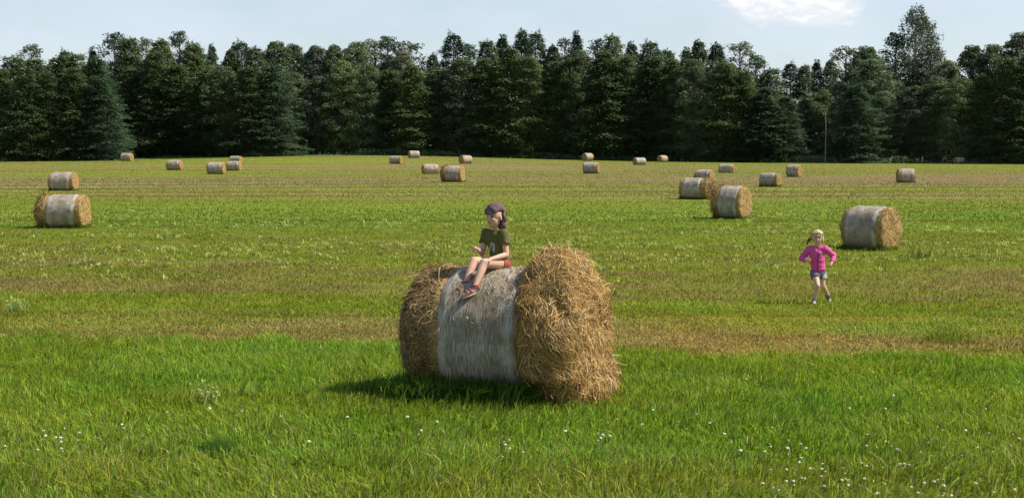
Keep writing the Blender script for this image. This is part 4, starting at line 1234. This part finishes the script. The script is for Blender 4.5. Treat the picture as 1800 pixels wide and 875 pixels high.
# ------------------------------------------------------------------ single plants in the field
def plant(px, py, wpx, hpx, label, col, seed, n=60, wid=.02, name='weed_plant', broad=True):
    g = at(px, py); rng = np.random.default_rng(seed); sc = g.y / F; w = wpx * sc / 2; h = hpx * sc
    r = empty(name, g); tag(r, label, 'plant')
    x = rng.normal(0, w * .35, n); y = rng.normal(0, w * .35, n)
    V, q, t, c = blades(x, y, h * rng.uniform(.5, 1.1, n), rng.uniform(.5, 1.2, n) * wid, jitter(np.tile(np.array(col), (n, 1)), rng), rng, lean=w / h * .6, z=np.zeros(n))
    parts_f = [q, t]
    link('blades', np_mesh('blades', V, parts_f, c), M_GRASS, r)
    if broad:
        m = n; C = np.stack([rng.normal(0, w * .45, m), rng.normal(0, w * .3, m), h * rng.uniform(.4, 1.05, m)], 1)
        u = rng.normal(0, 1, (m, 3)); u /= np.linalg.norm(u, axis=1, keepdims=True); v = np.cross(u, rng.normal(0, 1, (m, 3))); v /= np.linalg.norm(v, axis=1, keepdims=True)
        V, tt, cc = rhombs(C, u * wid * 1.2, v * wid * .8, jitter(np.tile(np.array(col) * 1.25, (m, 1)), rng))
        link('leaves', np_mesh('leaves', V, [tt], cc), M_GRASS, r)
plant(365, 715, 70, 46, 'pale yellow green weed standing in the near grass left of the large bale', (.34, .38, .12), 601, 40, .016)
plant(378, 800, 80, 40, 'dark green grass tuft in the near grass below the pale weed', (.085, .20, .025), 602, 320, .008, 'grass_tuft', False)
plant(1665, 600, 140, 38, 'bright yellow green tuft of weeds at the right side of the dry strip', (.20, .26, .03), 603, 220, .012, 'weed_tuft')
plant(28, 550, 50, 30, 'tall leafy weed at the left edge beyond the dry strip', (.34, .42, .13), 604, 45, .022)
plant(1620, 455, 60, 26, 'small yellow weed right of the bale behind the running child', (.22, .25, .05), 605, 60, .03)

# ------------------------------------------------------------------ light and sky
SUN_DIR = Vector((.95, .0, 0)).normalized(); EL = math.radians(50)
sun_v = Vector((SUN_DIR.x * math.cos(EL), SUN_DIR.y * math.cos(EL), math.sin(EL)))
sd = bpy.data.lights.new('sun', 'SUN'); sd.energy = 4.6; sd.angle = math.radians(.55); sd.color = (1, .93, .80)
so = bpy.data.objects.new('sun', sd); COL.objects.link(so); so.location = (30, 10, 40); so.rotation_euler = sun_v.to_track_quat('Z', 'Y').to_euler()

def build_world():
    w = bpy.data.worlds.new('World'); scene.world = w; w.use_nodes = True
    nt = w.node_tree; nt.nodes.clear()
    out = N(nt, 'ShaderNodeOutputWorld'); bg = N(nt, 'ShaderNodeBackground'); bg.inputs['Strength'].default_value = .085
    sky = N(nt, 'ShaderNodeTexSky', sky_type='NISHITA'); sky.sun_disc = False
    sky.sun_elevation = EL; sky.sun_rotation = math.atan2(SUN_DIR.x, SUN_DIR.y)
    sky.air_density = 1.0; sky.dust_density = 1.0; sky.ozone_density = 1.5
    tc = N(nt, 'ShaderNodeTexCoord')
    # direction -> (azimuth, elevation), degrees
    sep = N(nt, 'ShaderNodeSeparateXYZ'); nt.links.new(tc.outputs['Generated'], sep.inputs[0])
    def M(op, a, b=None, clamp=False):
        n = N(nt, 'ShaderNodeMath', operation=op, use_clamp=clamp)
        for s, v in ((n.inputs[0], a), (n.inputs[1], b)):
            if v is None: continue
            if hasattr(v, 'node'): nt.links.new(v, s)
            else: s.default_value = v
        return n.outputs[0]
    az = M('MULTIPLY', M('ARCTAN2', sep.outputs[0], sep.outputs[1]), 57.2958)
    el = M('MULTIPLY', M('ARCSINE', sep.outputs[2]), 57.2958)
    cb = N(nt, 'ShaderNodeCombineXYZ'); nt.links.new(az, cb.inputs[0]); nt.links.new(M('MULTIPLY', el, 2.2), cb.inputs[1])
    n1 = N(nt, 'ShaderNodeTexNoise'); n1.inputs['Scale'].default_value = .55; n1.inputs['Detail'].default_value = 7; n1.inputs['Roughness'].default_value = .58
    nt.links.new(cb.outputs[0], n1.inputs['Vector'])
    n2 = N(nt, 'ShaderNodeTexNoise'); n2.inputs['Scale'].default_value = .16; n2.inputs['Detail'].default_value = 5
    nt.links.new(cb.outputs[0], n2.inputs['Vector'])
    nz = M('SUBTRACT', n1.outputs[0], .5)
    def puff(a0, e0, ra, re):
        da = M('DIVIDE', M('SUBTRACT', az, a0), ra); de = M('DIVIDE', M('SUBTRACT', el, e0), re)
        r = M('SQRT', M('ADD', M('MULTIPLY', da, da), M('MULTIPLY', de, de)))
        return M('SUBTRACT', 1.0, r)
    def mx(*v):
        r = v[0]
        for q in v[1:]: r = M('MAXIMUM', r, q)
        return r
    A = lambda px: math.degrees(math.atan((px - CX) / F)); E = lambda py: math.degrees(math.atan((HZ - py) / F))
    body = mx(puff(A(1400), E(12), 3.2, 1.4), puff(A(1455), E(20), 1.8, 1.0), puff(A(1350), E(28), 1.4, .75), puff(A(1290), E(3), 1.0, .6), puff(A(1440), E(-50), 4.5, 1.6))
    k = .9
    cl = N(nt, 'ShaderNodeMapRange', interpolation_type='SMOOTHSTEP'); nt.links.new(M('ADD', body, M('MULTIPLY', nz, 2.6)), cl.inputs[0])
    cl.inputs[1].default_value = -.05; cl.inputs[2].default_value = .75; cl.inputs[4].default_value = .95
    low = mx(puff(A(1310), E(28), 3.2, 1.2), puff(A(1400), E(46), 2.6, .6), puff(A(-10), E(88), 1.4, .5), puff(A(1640), E(28), .9, .45))
    lo = N(nt, 'ShaderNodeMapRange', interpolation_type='SMOOTHSTEP'); nt.links.new(M('ADD', low, M('MULTIPLY', nz, 1.2)), lo.inputs[0])
    lo.inputs[1].default_value = .1; lo.inputs[2].default_value = .8; lo.inputs[4].default_value = .45
    veil = N(nt, 'ShaderNodeMapRange'); nt.links.new(n2.outputs[0], veil.inputs[0]); veil.inputs[1].default_value = .35; veil.inputs[2].default_value = .75
    veil.inputs[3].default_value = .40; veil.inputs[4].default_value = .62
    hz = N(nt, 'ShaderNodeMapRange'); nt.links.new(el, hz.inputs[0]); hz.inputs[1].default_value = 6; hz.inputs[2].default_value = 28; hz.inputs[3].default_value = 1; hz.inputs[4].default_value = .12
    c = mixc(nt, M('MULTIPLY', veil.outputs[0], hz.outputs[0]), sky.outputs[0], (6.6, 7.35, 8.3, 1))
    c = mixc(nt, lo.outputs[0], c, (5.7, 6.2, 6.9, 1))
    n3 = N(nt, 'ShaderNodeTexNoise'); n3.inputs['Scale'].default_value = 1.5; n3.inputs['Detail'].default_value = 6; nt.links.new(cb.outputs[0], n3.inputs['Vector'])
    sh = N(nt, 'ShaderNodeMapRange', interpolation_type='SMOOTHSTEP')
    nt.links.new(M('ADD', n3.outputs[0], M('MULTIPLY', M('SUBTRACT', el, E(30)), .16)), sh.inputs[0]); sh.inputs[1].default_value = .42; sh.inputs[2].default_value = .68
    cc = mixc(nt, sh.outputs[0], (6.7, 7.0, 7.4, 1), (8.3, 8.3, 8.2, 1))
    c = mixc(nt, cl.outputs[0], c, cc)
    nt.links.new(c, bg.inputs['Color']); nt.links.new(bg.outputs[0], out.inputs[0])
build_world()

# ------------------------------------------------------------------ render settings
scene.view_settings.view_transform = 'Standard'; scene.view_settings.look = 'None'
scene.view_settings.exposure = 0.6; scene.view_settings.gamma = 1
scene.render.engine = 'CYCLES'
cy = scene.cycles
cy.max_bounces = 6; cy.diffuse_bounces = 3; cy.glossy_bounces = 2; cy.transmission_bounces = 3; cy.transparent_max_bounces = 4
cy.use_adaptive_sampling = True; cy.adaptive_threshold = .02
cy.use_denoising = True
cy.filter_width = 1.5
